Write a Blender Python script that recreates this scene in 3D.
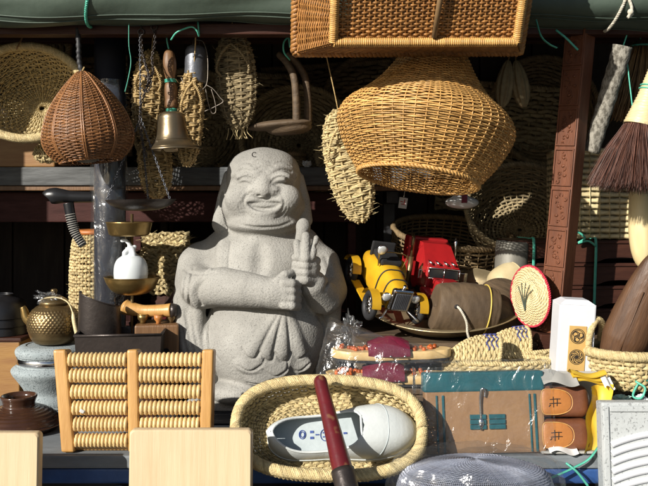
import bpy, bmesh, math, random
import numpy as np
from mathutils import Vector, Matrix, Euler

for o in list(bpy.data.objects):
    bpy.data.objects.remove(o)
scene = bpy.context.scene
COL = scene.collection
rad = math.radians
rng = np.random.default_rng(7)
random.seed(7)

# ------------------------------------------------------------------ camera, sky, sun, exposure
EYE = 1.30                      # height of the lens above the pavement
FOC = 800.0                     # focal length in photograph pixels (648 wide)
HOR = 205.0                     # row of the horizon in the photograph
cam_d = bpy.data.cameras.new('camera')
cam = bpy.data.objects.new('camera', cam_d)
COL.objects.link(cam)
cam.location = (0, 0, EYE)
cam.rotation_euler = (rad(90), 0, 0)
cam_d.sensor_width = 36
cam_d.lens = FOC / 648 * 36
cam_d.shift_y = (HOR - 243) / 648
cam_d.clip_start = 0.05
cam_d.clip_end = 500
scene.camera = cam

SUN_EL, SUN_AZ = 25, 42         # elevation; degrees to the left of straight behind the camera
LDIR = Vector((math.sin(rad(SUN_AZ)) * math.cos(rad(SUN_EL)), math.cos(rad(SUN_AZ)) * math.cos(rad(SUN_EL)), -math.sin(rad(SUN_EL))))
world = bpy.data.worlds.new('World')
scene.world = world
world.use_nodes = True
wn = world.node_tree
for n in list(wn.nodes):
    wn.nodes.remove(n)
sky = wn.nodes.new('ShaderNodeTexSky')
sky.sky_type = 'NISHITA'
sky.sun_disc = False
sky.sun_elevation = rad(SUN_EL)
sky.sun_rotation = rad(180 + SUN_AZ)
bg = wn.nodes.new('ShaderNodeBackground')
bg.inputs[1].default_value = 0.05
wo = wn.nodes.new('ShaderNodeOutputWorld')
wn.links.new(sky.outputs[0], bg.inputs[0])
wn.links.new(bg.outputs[0], wo.inputs[0])

sun_d = bpy.data.lights.new('sun', 'SUN')
sun_d.energy = 5.0
sun_d.angle = rad(0.5)
sun_d.color = (1.0, 0.95, 0.87)
sun = bpy.data.objects.new('sun', sun_d)
COL.objects.link(sun)
sun.rotation_euler = LDIR.to_track_quat('-Z', 'Y').to_euler()
sun.location = (-2, -3, 4)

scene.view_settings.view_transform = 'Standard'
scene.view_settings.look = 'None'
scene.view_settings.exposure = 0.48
scene.view_settings.gamma = 1.0
scene.render.engine = 'CYCLES'

def P(x, y, d):
    """photograph pixel at ground distance d from the lens -> point in the place"""
    return np.array([(x - 324) / FOC * d, d, EYE + (HOR - y) / FOC * d])

# ------------------------------------------------------------------ materials
def mat(name, c1, c2=None, rough=0.6, scale=25, stretch=(1, 1, 1), bump=0.0, bscale=150, metal=0.0,
        tone=True, coat=0.0, spec=0.5, speck=None, wave=None, rvar=0.12, lo=0.3, hi=0.7, dirt=0.0):
    m = bpy.data.materials.new(name)
    m.use_nodes = True
    nt = m.node_tree
    N, Lk = nt.nodes, nt.links
    b = N['Principled BSDF']
    c2 = c2 or tuple(v * 0.7 for v in c1)
    tc = N.new('ShaderNodeTexCoord')
    mp = N.new('ShaderNodeMapping')
    mp.inputs['Scale'].default_value = stretch
    Lk.new(tc.outputs['Object'], mp.inputs[0])
    nz = N.new('ShaderNodeTexNoise')
    nz.inputs['Scale'].default_value = scale
    nz.inputs['Detail'].default_value = 7
    nz.inputs['Roughness'].default_value = 0.6
    Lk.new(mp.outputs[0], nz.inputs['Vector'])
    src = nz.outputs['Fac']
    if wave:
        wv = N.new('ShaderNodeTexWave')
        wv.inputs['Scale'].default_value = wave[0]
        wv.inputs['Distortion'].default_value = wave[1]
        wv.inputs['Detail'].default_value = 3
        wv.inputs['Detail Scale'].default_value = 1.5
        wv.bands_direction = wave[2]
        Lk.new(mp.outputs[0], wv.inputs['Vector'])
        mx = N.new('ShaderNodeMix')
        mx.inputs[0].default_value = 0.55
        Lk.new(nz.outputs['Fac'], mx.inputs[2])
        Lk.new(wv.outputs['Fac'], mx.inputs[3])
        src = mx.outputs[0]
    rp = N.new('ShaderNodeValToRGB')
    rp.color_ramp.elements[0].position = lo
    rp.color_ramp.elements[1].position = hi
    rp.color_ramp.elements[0].color = (*c1, 1)
    rp.color_ramp.elements[1].color = (*c2, 1)
    Lk.new(src, rp.inputs[0])
    col = rp.outputs[0]
    if speck:                                   # (scale, threshold, colour)
        vz = N.new('ShaderNodeTexNoise')
        vz.inputs['Scale'].default_value = speck[0]
        vz.inputs['Detail'].default_value = 2
        Lk.new(tc.outputs['Object'], vz.inputs['Vector'])
        r2 = N.new('ShaderNodeValToRGB')
        r2.color_ramp.elements[0].position = speck[1]
        r2.color_ramp.elements[1].position = speck[1] + 0.06
        Lk.new(vz.outputs['Fac'], r2.inputs[0])
        mx = N.new('ShaderNodeMix')
        mx.data_type = 'RGBA'
        Lk.new(r2.outputs[0], mx.inputs[0])
        Lk.new(col, mx.inputs[6])
        mx.inputs[7].default_value = (*speck[2], 1)
        col = mx.outputs[2]
    if dirt:
        dz = N.new('ShaderNodeTexNoise')
        dz.inputs['Scale'].default_value = 9
        dz.inputs['Detail'].default_value = 8
        Lk.new(tc.outputs['Object'], dz.inputs['Vector'])
        r3 = N.new('ShaderNodeValToRGB')
        r3.color_ramp.elements[0].position = 0.42
        r3.color_ramp.elements[1].position = 0.68
        Lk.new(dz.outputs['Fac'], r3.inputs[0])
        mm = N.new('ShaderNodeMath')
        mm.operation = 'MULTIPLY'
        mm.inputs[1].default_value = dirt
        Lk.new(r3.outputs[0], mm.inputs[0])
        mx = N.new('ShaderNodeMix')
        mx.data_type = 'RGBA'
        Lk.new(mm.outputs[0], mx.inputs[0])
        Lk.new(col, mx.inputs[6])
        mx.inputs[7].default_value = (*[v * 0.45 for v in c2], 1)
        col = mx.outputs[2]
    if tone:
        at = N.new('ShaderNodeAttribute')
        at.attribute_name = 'tone'
        mx = N.new('ShaderNodeMix')
        mx.data_type = 'RGBA'
        mx.blend_type = 'MULTIPLY'
        mx.inputs[0].default_value = 1.0
        Lk.new(col, mx.inputs[6])
        Lk.new(at.outputs['Fac'], mx.inputs[7])
        col = mx.outputs[2]
    Lk.new(col, b.inputs['Base Color'])
    mr = N.new('ShaderNodeMapRange')
    mr.inputs[3].default_value = max(0.03, rough - rvar)
    mr.inputs[4].default_value = min(1, rough + rvar)
    Lk.new(nz.outputs['Fac'], mr.inputs[0])
    Lk.new(mr.outputs[0], b.inputs['Roughness'])
    b.inputs['Metallic'].default_value = metal
    b.inputs['Specular IOR Level'].default_value = spec
    b.inputs['Coat Weight'].default_value = coat
    if bump:
        bz = N.new('ShaderNodeTexNoise')
        bz.inputs['Scale'].default_value = bscale
        bz.inputs['Detail'].default_value = 5
        Lk.new(mp.outputs[0], bz.inputs['Vector'])
        bp = N.new('ShaderNodeBump')
        bp.inputs['Strength'].default_value = bump
        bp.inputs['Distance'].default_value = 0.002
        Lk.new(bz.outputs['Fac'], bp.inputs['Height'])
        Lk.new(bp.outputs[0], b.inputs['Normal'])
    return m

def clear_mat(name, gloss=0.16, tint=(0.93, 0.95, 0.95), haze=0.05, bscale=45):
    """thin clear film: mostly lets light through, a little sheen and milkiness"""
    m = bpy.data.materials.new(name)
    m.use_nodes = True
    N, Lk = m.node_tree.nodes, m.node_tree.links
    N.remove(N['Principled BSDF'])
    out = N['Material Output']
    tr = N.new('ShaderNodeBsdfTransparent')
    tr.inputs[0].default_value = (*tint, 1)
    gl = N.new('ShaderNodeBsdfGlossy')
    gl.inputs['Roughness'].default_value = 0.2
    df = N.new('ShaderNodeBsdfDiffuse')
    df.inputs[0].default_value = (0.8, 0.83, 0.85, 1)
    nz = N.new('ShaderNodeTexNoise')
    nz.inputs['Scale'].default_value = bscale
    nz.inputs['Detail'].default_value = 5
    nz.inputs['Distortion'].default_value = 1.2
    tc = N.new('ShaderNodeTexCoord')
    Lk.new(tc.outputs['Object'], nz.inputs['Vector'])
    bp = N.new('ShaderNodeBump')
    bp.inputs['Strength'].default_value = 1.0
    bp.inputs['Distance'].default_value = 0.009
    Lk.new(nz.outputs['Fac'], bp.inputs['Height'])
    Lk.new(bp.outputs[0], gl.inputs['Normal'])
    m1 = N.new('ShaderNodeMixShader')
    m1.inputs[0].default_value = gloss
    m2 = N.new('ShaderNodeMixShader')
    m2.inputs[0].default_value = haze
    Lk.new(tr.outputs[0], m1.inputs[1])
    Lk.new(gl.outputs[0], m1.inputs[2])
    Lk.new(m1.outputs[0], m2.inputs[1])
    Lk.new(df.outputs[0], m2.inputs[2])
    Lk.new(m2.outputs[0], out.inputs[0])
    return m

MT = {}
MT['stone'] = mat('granite_pale', (0.375, 0.365, 0.335), (0.295, 0.285, 0.26), 0.88, 14, bump=0.8, bscale=230, speck=(500, 0.59, (0.185, 0.18, 0.165)), spec=0.2, tone=False, dirt=0.42)
MT['potstone'] = mat('granite_blue_grey', (0.33, 0.37, 0.38), (0.25, 0.29, 0.30), 0.85, 40, bump=0.5, bscale=260, speck=(380, 0.58, (0.10, 0.12, 0.125)), spec=0.25, dirt=0.2)
MT['straw'] = mat('pale_straw', (0.66, 0.54, 0.29), (0.46, 0.345, 0.155), 0.62, 110, bump=1.0, bscale=520, dirt=0.2)
MT['straw2'] = mat('golden_straw', (0.50, 0.355, 0.155), (0.31, 0.205, 0.08), 0.62, 80, bump=0.6, bscale=420, dirt=0.25)
MT['wicker'] = mat('golden_wicker', (0.66, 0.39, 0.13), (0.46, 0.245, 0.07), 0.42, 50, bump=0.35, bscale=350, spec=0.5, dirt=0.2)
MT['wicker2'] = mat('orange_wicker', (0.47, 0.225, 0.065), (0.30, 0.13, 0.035), 0.45, 50, bump=0.35, bscale=350, dirt=0.25)
MT['wicker3'] = mat('red_brown_wicker', (0.29, 0.130, 0.046), (0.165, 0.07, 0.026), 0.4, 50, bump=0.35, bscale=350, dirt=0.2)
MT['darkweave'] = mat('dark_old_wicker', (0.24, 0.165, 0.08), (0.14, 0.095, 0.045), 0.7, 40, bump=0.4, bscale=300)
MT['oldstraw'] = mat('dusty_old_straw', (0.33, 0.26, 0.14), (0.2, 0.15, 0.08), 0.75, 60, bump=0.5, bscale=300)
MT['bamboo'] = mat('split_bamboo', (0.67, 0.57, 0.34), (0.52, 0.41, 0.21), 0.45, 60, (1, 1, 6), bump=0.3, bscale=120)
MT['wood_pale'] = mat('pale_pine', (0.64, 0.50, 0.315), (0.53, 0.385, 0.215), 0.5, 9, (9, 9, 0.45), bump=0.15, bscale=60, lo=0.42, hi=0.78, dirt=0.10)
MT['wood_mass'] = mat('honey_wood', (0.55, 0.315, 0.105), (0.42, 0.215, 0.06), 0.42, 20, (4, 4, 0.7), bump=0.15, bscale=80, coat=0.15)
MT['wood_roller'] = mat('pale_turned_beech', (0.72, 0.53, 0.26), (0.60, 0.40, 0.17), 0.45, 60, bump=0.1, bscale=200)
MT['wood_brown'] = mat('brown_wood', (0.20, 0.105, 0.045), (0.115, 0.055, 0.022), 0.5, 14, (6, 6, 0.8), bump=0.35, bscale=50)
MT['wood_red'] = mat('red_brown_carved_wood', (0.17, 0.062, 0.030), (0.10, 0.036, 0.018), 0.5, 16, (5, 5, 0.8), bump=0.3, bscale=90, dirt=0.3, spec=0.25)
MT['wood_dark'] = mat('dark_stained_wood', (0.062, 0.024, 0.015), (0.034, 0.013, 0.009), 0.45, 14, (0.8, 5, 5), bump=0.3, bscale=60, spec=0.2)
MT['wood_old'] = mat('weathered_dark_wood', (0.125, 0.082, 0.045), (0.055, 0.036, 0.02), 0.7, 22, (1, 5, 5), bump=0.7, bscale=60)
MT['wood_ring'] = mat('ringed_old_wood', (0.13, 0.085, 0.046), (0.06, 0.038, 0.02), 0.75, 26, (1.6, 0.9, 0.9), bump=0.6, bscale=70, lo=0.3, hi=0.75, dirt=0.4)
MT['wood_scoop'] = mat('dark_scoop_wood', (0.125, 0.062, 0.03), (0.058, 0.027, 0.013), 0.5, 16, (6, 6, 0.7), bump=0.45, bscale=50, dirt=0.35)
MT['wood_amber'] = mat('amber_plank', (0.30, 0.16, 0.045), (0.22, 0.10, 0.028), 0.5, 12, (0.8, 6, 6), bump=0.2, bscale=60)
MT['plank_grey'] = mat('weathered_grey_plank', (0.15, 0.155, 0.155), (0.07, 0.072, 0.072), 0.85, 16, (0.8, 6, 6), bump=0.7, bscale=60)
MT['board_grey'] = mat('grey_painted_board', (0.20, 0.22, 0.235), (0.14, 0.155, 0.165), 0.7, 20, (1, 3, 3), bump=0.3, bscale=90, dirt=0.3)
MT['blue'] = mat('blue_trim', (0.035, 0.10, 0.30), (0.025, 0.07, 0.21), 0.45, 30, bump=0.2, dirt=0.4)
MT['maroon'] = mat('maroon_lacquer', (0.10, 0.012, 0.016), (0.06, 0.008, 0.010), 0.3, 18, bump=0.15, bscale=80, coat=0.3, dirt=0.2)
MT['maroon_dull'] = mat('dull_maroon_wood', (0.065, 0.024, 0.020), (0.04, 0.015, 0.013), 0.6, 18, (1, 5, 5), bump=0.2, spec=0.15)
MT['handle'] = mat('worn_maroon_handle', (0.125, 0.011, 0.014), (0.08, 0.008, 0.010), 0.3, 22, bump=0.2, bscale=90, coat=0.2, speck=(34, 0.62, (0.17, 0.075, 0.035)))
MT['leather_maroon'] = mat('maroon_leather', (0.165, 0.014, 0.038), (0.11, 0.010, 0.025), 0.4, 40, bump=0.3, bscale=300)
MT['iron'] = mat('dark_iron', (0.075, 0.062, 0.056), (0.04, 0.033, 0.03), 0.36, 30, bump=0.25, bscale=160, metal=0.55, dirt=0.3)
MT['iron_matte'] = mat('black_iron', (0.03, 0.03, 0.032), (0.018, 0.018, 0.02), 0.5, 40, bump=0.3, metal=0.3)
MT['steel'] = mat('dull_grey_steel', (0.19, 0.20, 0.225), (0.11, 0.115, 0.13), 0.5, 40, bump=0.3, bscale=200, metal=0.6, dirt=0.4)
MT['wire'] = mat('rusty_grey_wire', (0.28, 0.25, 0.21), (0.14, 0.11, 0.085), 0.5, 60, metal=0.6)
MT['chrome'] = mat('chrome', (0.78, 0.78, 0.78), (0.62, 0.62, 0.62), 0.18, 60, metal=1.0, bump=0.1, bscale=120)
MT['brass'] = mat('aged_brass', (0.44, 0.30, 0.115), (0.27, 0.175, 0.06), 0.36, 30, bump=0.18, bscale=120, metal=0.85, dirt=0.35)
MT['brass_dark'] = mat('dark_brass', (0.29, 0.205, 0.095), (0.17, 0.115, 0.055), 0.36, 30, bump=0.2, bscale=160, metal=0.8, dirt=0.4)
MT['bronze'] = mat('bell_bronze', (0.30, 0.235, 0.145), (0.20, 0.15, 0.09), 0.33, 25, bump=0.1, bscale=120, metal=0.85, dirt=0.3)
MT['tray_metal'] = mat('tarnished_tray_metal', (0.50, 0.41, 0.25), (0.36, 0.28, 0.16), 0.4, 22, bump=0.2, bscale=90, metal=0.7, dirt=0.4)
MT['porcelain'] = mat('white_porcelain', (0.66, 0.70, 0.71), (0.60, 0.64, 0.66), 0.16, 20, coat=0.3, tone=False)
MT['rag'] = mat('white_film', (0.68, 0.70, 0.71), (0.6, 0.63, 0.65), 0.35, 40, bump=0.3)
MT['glaze'] = mat('brown_glaze', (0.066, 0.030, 0.017), (0.038, 0.017, 0.010), 0.2, 20, bump=0.25, bscale=40, coat=0.4)
MT['black'] = mat('black_lacquer', (0.016, 0.016, 0.018), (0.010, 0.010, 0.011), 0.35, 30, bump=0.1)
MT['rubber'] = mat('black_rubber', (0.022, 0.022, 0.024), (0.014, 0.014, 0.015), 0.6, 60, bump=0.2)
MT['black_cloth'] = mat('black_cloth', (0.022, 0.021, 0.024), (0.012, 0.012, 0.013), 0.9, 30, bump=0.5, bscale=90)
MT['canvas'] = mat('green_canvas', (0.072, 0.10, 0.074), (0.048, 0.07, 0.052), 0.6, 12, bump=0.35, bscale=60, dirt=0.3)
MT['tarp_dark'] = mat('dark_tarpaulin', (0.035, 0.04, 0.038), (0.02, 0.022, 0.022), 0.7, 6, bump=0.3, bscale=20)
MT['backboard'] = mat('dark_back_boards', (0.045, 0.03, 0.02), (0.025, 0.017, 0.012), 0.8, 10, (6, 6, 0.8), bump=0.4)
MT['twine'] = mat('green_plastic_twine', (0.10, 0.46, 0.33), (0.06, 0.34, 0.25), 0.4, 60, bump=0.3, bscale=300)
MT['rope'] = mat('pale_rope', (0.62, 0.58, 0.48), (0.48, 0.44, 0.35), 0.7, 80, bump=0.4)
MT['post'] = mat('blue_black_post', (0.040, 0.042, 0.055), (0.025, 0.026, 0.034), 0.3, 12, bump=0.2, bscale=30, coat=0.2)
MT['film'] = clear_mat('clear_film', 0.09, (0.95, 0.96, 0.97), 0.012, 16)
MT['film_bag'] = clear_mat('clear_bag', 0.08, (0.965, 0.97, 0.975), 0.010, 22)
MT['red'] = mat('red_toy_paint', (0.40, 0.015, 0.017), (0.29, 0.010, 0.012), 0.38, 30, coat=0.25, dirt=0.3)
MT['yellow'] = mat('yellow_toy_paint', (0.62, 0.36, 0.015), (0.50, 0.27, 0.012), 0.38, 30, coat=0.25, dirt=0.3)
MT['glass_dark'] = mat('dark_toy_glass', (0.02, 0.022, 0.026), (0.012, 0.013, 0.015), 0.12, 20)
MT['lens'] = mat('headlamp_lens', (0.75, 0.76, 0.74), (0.6, 0.61, 0.6), 0.15, 60, metal=0.4)
MT['leather_shoe'] = mat('white_shoe_leather', (0.57, 0.60, 0.59), (0.50, 0.53, 0.52), 0.4, 25, bump=0.2, bscale=240, dirt=0.12)
MT['insole'] = mat('insole_cloth', (0.42, 0.47, 0.48), (0.36, 0.41, 0.42), 0.85, 60, bump=0.2)
MT['ink_blue'] = mat('blue_ink', (0.05, 0.09, 0.30), (0.04, 0.07, 0.22), 0.8, 200)
MT['ink_red'] = mat('red_ink', (0.5, 0.05, 0.05), (0.4, 0.04, 0.04), 0.8, 200)
MT['ink_black'] = mat('black_ink', (0.018, 0.014, 0.012), (0.012, 0.01, 0.009), 0.8, 200)
MT['kraft'] = mat('tan_leatherette', (0.32, 0.185, 0.09), (0.24, 0.13, 0.06), 0.5, 26, bump=0.35, bscale=120, dirt=0.15)
MT['teal'] = mat('teal_band', (0.008, 0.095, 0.115), (0.006, 0.065, 0.08), 0.45, 40, bump=0.2)
MT['slip_brown'] = mat('brown_slipper', (0.17, 0.062, 0.028), (0.115, 0.04, 0.018), 0.4, 30, bump=0.25, bscale=200)
MT['slip_tan'] = mat('orange_tan_leather', (0.43, 0.17, 0.042), (0.34, 0.125, 0.03), 0.45, 30, bump=0.2, bscale=220)
MT['yellow_card'] = mat('yellow_card', (0.68, 0.46, 0.04), (0.58, 0.37, 0.03), 0.55, 18, bump=0.3, bscale=30)
MT['paper'] = mat('white_paper', (0.72, 0.72, 0.70), (0.62, 0.62, 0.60), 0.8, 30, bump=0.4, bscale=40)
MT['grey_paper'] = mat('grey_wrap_paper', (0.40, 0.39, 0.36), (0.32, 0.31, 0.28), 0.7, 30, bump=0.4, bscale=40)
MT['white_paint'] = mat('white_paint', (0.64, 0.65, 0.68), (0.58, 0.59, 0.62), 0.4, 20, bump=0.1, dirt=0.05)
MT['label'] = mat('ochre_label', (0.56, 0.36, 0.12), (0.48, 0.29, 0.09), 0.6, 60)
MT['washstone'] = mat('white_terrazzo', (0.46, 0.48, 0.475), (0.40, 0.42, 0.42), 0.7, 20, bump=0.35, bscale=200, speck=(240, 0.60, (0.25, 0.26, 0.26)))
MT['mint'] = mat('mint_plastic', (0.36, 0.52, 0.47), (0.30, 0.45, 0.41), 0.4, 20, bump=0.3, bscale=30)
MT['mesh'] = mat('blue_grey_wire_mesh', (0.42, 0.44, 0.52), (0.32, 0.34, 0.42), 0.45, 60, metal=0.3)
MT['bark'] = mat('mottled_grey_bark', (0.29, 0.27, 0.225), (0.10, 0.09, 0.07), 0.85, 150, (1, 1, 0.6), bump=1.0, bscale=200, lo=0.42, hi=0.6)
MT['hair'] = mat('brown_horsehair', (0.11, 0.048, 0.032), (0.06, 0.025, 0.018), 0.5, 60)
MT['twig'] = mat('twigs', (0.26, 0.16, 0.07), (0.15, 0.09, 0.04), 0.7, 60)
MT['horn'] = mat('pale_horn', (0.70, 0.58, 0.33), (0.60, 0.46, 0.22), 0.38, 12, (4, 4, 0.6), bump=0.1)
MT['gourd'] = mat('pale_gourd', (0.56, 0.47, 0.28), (0.46, 0.37, 0.2), 0.5, 24, bump=0.3, dirt=0.2)
MT['orange_rim'] = mat('orange_cane', (0.50, 0.17, 0.04), (0.38, 0.12, 0.03), 0.45, 40)
MT['cord'] = mat('silver_cord', (0.42, 0.40, 0.36), (0.25, 0.24, 0.21), 0.5, 80)
MT['beads'] = mat('orange_beads', (0.50, 0.11, 0.02), (0.36, 0.07, 0.014), 0.35, 60)
MT['red_thread'] = mat('red_thread', (0.58, 0.03, 0.06), (0.45, 0.02, 0.045), 0.7, 90)
MT['blue_thread'] = mat('blue_thread', (0.055, 0.07, 0.26), (0.04, 0.05, 0.2), 0.7, 90)
MT['rubber_band'] = mat('yellow_elastic', (0.62, 0.46, 0.10), (0.5, 0.36, 0.07), 0.5, 60)
MT['pave'] = mat('dark_asphalt', (0.075, 0.073, 0.07), (0.055, 0.054, 0.052), 0.85, 3, bump=0.4, bscale=40, dirt=0.3)
MT['zinc'] = mat('dull_zinc', (0.20, 0.19, 0.16), (0.12, 0.115, 0.095), 0.6, 18, (1, 1, 0.4), metal=0.3, bump=0.2)

# ------------------------------------------------------------------ mesh helpers
def nrm(v):
    return v / np.maximum(np.linalg.norm(v, axis=-1, keepdims=True), 1e-9)

def TR(loc=(0, 0, 0), rot=(0, 0, 0), sc=(1, 1, 1)):
    if np.isscalar(sc):
        sc = (sc, sc, sc)
    return np.array(Matrix.LocRotScale(Vector([float(v) for v in loc]), Euler([rad(r) for r in rot]), Vector(sc)))

_boxcache = {}
class MB:
    def __init__(s):
        s.v, s.q, s.t, s.g, s.tone, s.n = [], [], [], [], [], 0
    def add(s, v, quads=None, tris=None, ngons=None, tone=1.0, smooth=True, M=None):
        v = np.asarray(v, float).reshape(-1, 3)
        if M is not None:
            v = v @ M[:3, :3].T + M[:3, 3]
        s.v.append(v)
        tn = np.broadcast_to(np.asarray(tone, float), (len(v),)) if np.ndim(tone) < 2 else np.ravel(tone)
        s.tone.append(np.array(tn))
        if quads is not None and len(quads):
            s.q.append((np.asarray(quads) + s.n, smooth))
        if tris is not None and len(tris):
            s.t.append((np.asarray(tris) + s.n, smooth))
        if ngons:
            for g in ngons:
                s.g.append(([i + s.n for i in g], smooth))
        s.n += len(v)
        return s
    def grid(s, A, close_u=False, close_v=False, tone=1.0, smooth=True, M=None):
        A = np.asarray(A, float)
        nv, nu = A.shape[:2]
        i = np.arange(nv * nu).reshape(nv, nu)
        r = np.vstack([i, i[:1]]) if close_v else i
        r = np.hstack([r, r[:, :1]]) if close_u else r
        q = np.stack([r[:-1, :-1], r[:-1, 1:], r[1:, 1:], r[1:, :-1]], -1).reshape(-1, 4)
        return s.add(A.reshape(-1, 3), quads=q, tone=tone, smooth=smooth, M=M)
    def box(s, size, loc=(0, 0, 0), rot=(0, 0, 0), bev=0.002, seg=2, M=None, tone=1.0):
        key = (tuple(np.round(size, 5)), round(bev, 5), seg)
        if key not in _boxcache:
            bm = bmesh.new()
            bmesh.ops.create_cube(bm, size=1)
            for v in bm.verts:
                v.co = Vector((v.co.x * size[0], v.co.y * size[1], v.co.z * size[2]))
            if bev > 0:
                bmesh.ops.bevel(bm, geom=bm.edges[:], offset=min(bev, 0.45 * min(size)), segments=seg, affect='EDGES', profile=0.6)
            bm.verts.ensure_lookup_table()
            _boxcache[key] = (np.array([v.co[:] for v in bm.verts]), [[v.index for v in f.verts] for f in bm.faces])
            bm.free()
        v, f = _boxcache[key]
        X = TR(loc, rot)
        if M is not None:
            X = M @ X
        return s.add(v, ngons=f, M=X, smooth=False, tone=tone)
    def tube(s, path, r, n=8, caps=True, flat=1.0, up=None, tone=1.0, M=None, close=False, smooth=True):
        path = np.asarray(path, float)
        m = len(path)
        r = np.broadcast_to(np.asarray(r, float), (m,))
        if close:
            t = nrm(np.roll(path, -1, 0) - np.roll(path, 1, 0))
        else:
            t = nrm(np.gradient(path, axis=0))
        a = np.array(up, float) if up is not None else (np.array([0, 0, 1.0]) if abs(t[0][2]) < 0.9 else np.array([1.0, 0, 0]))
        n1 = np.zeros_like(path)
        n1[0] = nrm(a - t[0] * (a @ t[0]))
        for i in range(1, m):
            b = (np.array(up, float) if up is not None else n1[i - 1])
            n1[i] = nrm(b - t[i] * (b @ t[i]))
        n2 = np.cross(t, n1)
        ang = np.linspace(0, 2 * math.pi, n, endpoint=False)
        A = path[:, None] + r[:, None, None] * (np.cos(ang)[None, :, None] * n1[:, None] * flat + np.sin(ang)[None, :, None] * n2[:, None])
        base = s.n
        tn = np.repeat(np.broadcast_to(np.asarray(tone, float), (m,)), n)
        s.grid(A, close_u=True, close_v=close, tone=tn, M=M, smooth=smooth)
        if caps and not close:
            s.g.append(([base + i for i in range(n)][::-1], False))
            s.g.append(([base + (m - 1) * n + i for i in range(n)], False))
        return s
    def lathe(s, prof, n=32, M=None, sx=1.0, sy=1.0, tone=1.0, dense=0):
        prof = np.asarray(prof, float)
        if dense:
            prof = smooth_path(prof, dense)
        ang = np.linspace(0, 2 * math.pi, n, endpoint=False)
        A = np.stack([prof[:, 0:1] * np.cos(ang) * sx, prof[:, 0:1] * np.sin(ang) * sy, np.repeat(prof[:, 1:2], n, 1)], -1)
        return s.grid(A, close_u=True, M=M, tone=tone)
    def ell(s, c, r, n=16, m=10, rot=(0, 0, 0), M=None, tone=1.0):
        th = np.linspace(0, math.pi, m)
        prof = np.stack([np.maximum(np.sin(th), 1e-4), -np.cos(th)], -1)
        X = TR(c, rot, r if np.ndim(r) else (r, r, r))
        if M is not None:
            X = M @ X
        return s.lathe(prof, n, M=X, tone=tone)
    def build(s, name, m, parent=None, kind=None, label=None):
        me = bpy.data.meshes.new(name)
        v = np.concatenate(s.v)
        lv, ls, sm, pos = [], [], [], 0
        for arr, k in ((s.q, 4), (s.t, 3)):
            for f, flag in arr:
                lv.append(f.reshape(-1))
                ls.append(pos + np.arange(len(f)) * k)
                sm.append(np.full(len(f), flag))
                pos += len(f) * k
        for f, flag in s.g:
            lv.append(np.array(f))
            ls.append(np.array([pos]))
            sm.append(np.array([flag]))
            pos += len(f)
        lv, ls, sm = np.concatenate(lv), np.concatenate(ls), np.concatenate(sm)
        me.vertices.add(len(v))
        me.vertices.foreach_set('co', v.astype(np.float32).ravel())
        me.loops.add(len(lv))
        me.loops.foreach_set('vertex_index', lv.astype(np.int32))
        me.polygons.add(len(ls))
        me.polygons.foreach_set('loop_start', ls.astype(np.int32))
        me.polygons.foreach_set('use_smooth', sm)
        at = me.attributes.new('tone', 'FLOAT', 'POINT')
        at.data.foreach_set('value', np.concatenate(s.tone).astype(np.float32))
        me.update(calc_edges=True)
        me.validate()
        me.materials.append(MT[m] if isinstance(m, str) else m)
        return link(me, name, parent, kind, label)

def link(me, name, parent=None, kind=None, label=None):
    o = bpy.data.objects.new(name, me)
    COL.objects.link(o)
    if parent is not None:
        o.parent = parent
    if kind:
        o['kind'] = kind
    if label:
        o['label'] = label
    return o

def thing(name, label, cat, loc=(0, 0, 0), rot=(0, 0, 0), group=None):
    o = bpy.data.objects.new(name, None)
    o.empty_display_size = 0.02
    COL.objects.link(o)
    o.location = [float(v) for v in loc]
    o.rotation_euler = [rad(a) for a in rot]
    o['label'], o['category'] = label, cat
    if group:
        o['group'] = group
    return o

def tag(o, label, cat, group=None):
    o['label'], o['category'] = label, cat
    if group:
        o['group'] = group
    return o

def struct(o):
    o['kind'] = 'structure'
    return o

def dup(root, loc=None, rot=None, label=None, sc=None):
    r = root.copy()
    COL.objects.link(r)
    if loc is not None:
        r.location = [float(v) for v in loc]
    if rot is not None:
        r.rotation_euler = [rad(a) for a in rot]
    if sc is not None:
        r.scale = (sc, sc, sc) if np.isscalar(sc) else sc
    if label:
        r['label'] = label
    for ch in list(root.children):
        c = ch.copy()
        COL.objects.link(c)
        c.parent = r
        for g in ch.children:
            d = g.copy()
            COL.objects.link(d)
            d.parent = c
    return r

def smooth_path(p, n):
    """Catmull-Rom through the points, n samples"""
    p = np.asarray(p, float)
    k = len(p)
    e = np.vstack([2 * p[0] - p[1], p, 2 * p[-1] - p[-2]])
    t = np.linspace(0, k - 1 - 1e-9, n)
    i = t.astype(int)
    f = (t - i)[:, None]
    a, b, c, d = e[i], e[i + 1], e[i + 2], e[i + 3]
    return 0.5 * (2 * b + (c - a) * f + (2 * a - 5 * b + 4 * c - d) * f ** 2 + (3 * b - a - 3 * c + d) * f ** 3)

def rev(prof, sx=1.0, sy=1.0):
    """surface of revolution as surf(u, v); v runs along the profile by length"""
    pr = smooth_path(prof, 200)
    L = np.concatenate([[0], np.cumsum(np.linalg.norm(np.diff(pr, axis=0), axis=1))])
    L /= L[-1]
    def f(u, v):
        r = np.interp(v, L, pr[:, 0])
        z = np.interp(v, L, pr[:, 1])
        a = 2 * math.pi * u
        return np.stack([r * np.cos(a) * sx, r * np.sin(a) * sy, z], -1)
    return f

def plane_surf(w, h):
    def f(u, v):
        return np.stack([(u - 0.5) * w, np.zeros_like(u), (v - 0.5) * h], -1)
    return f

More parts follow.
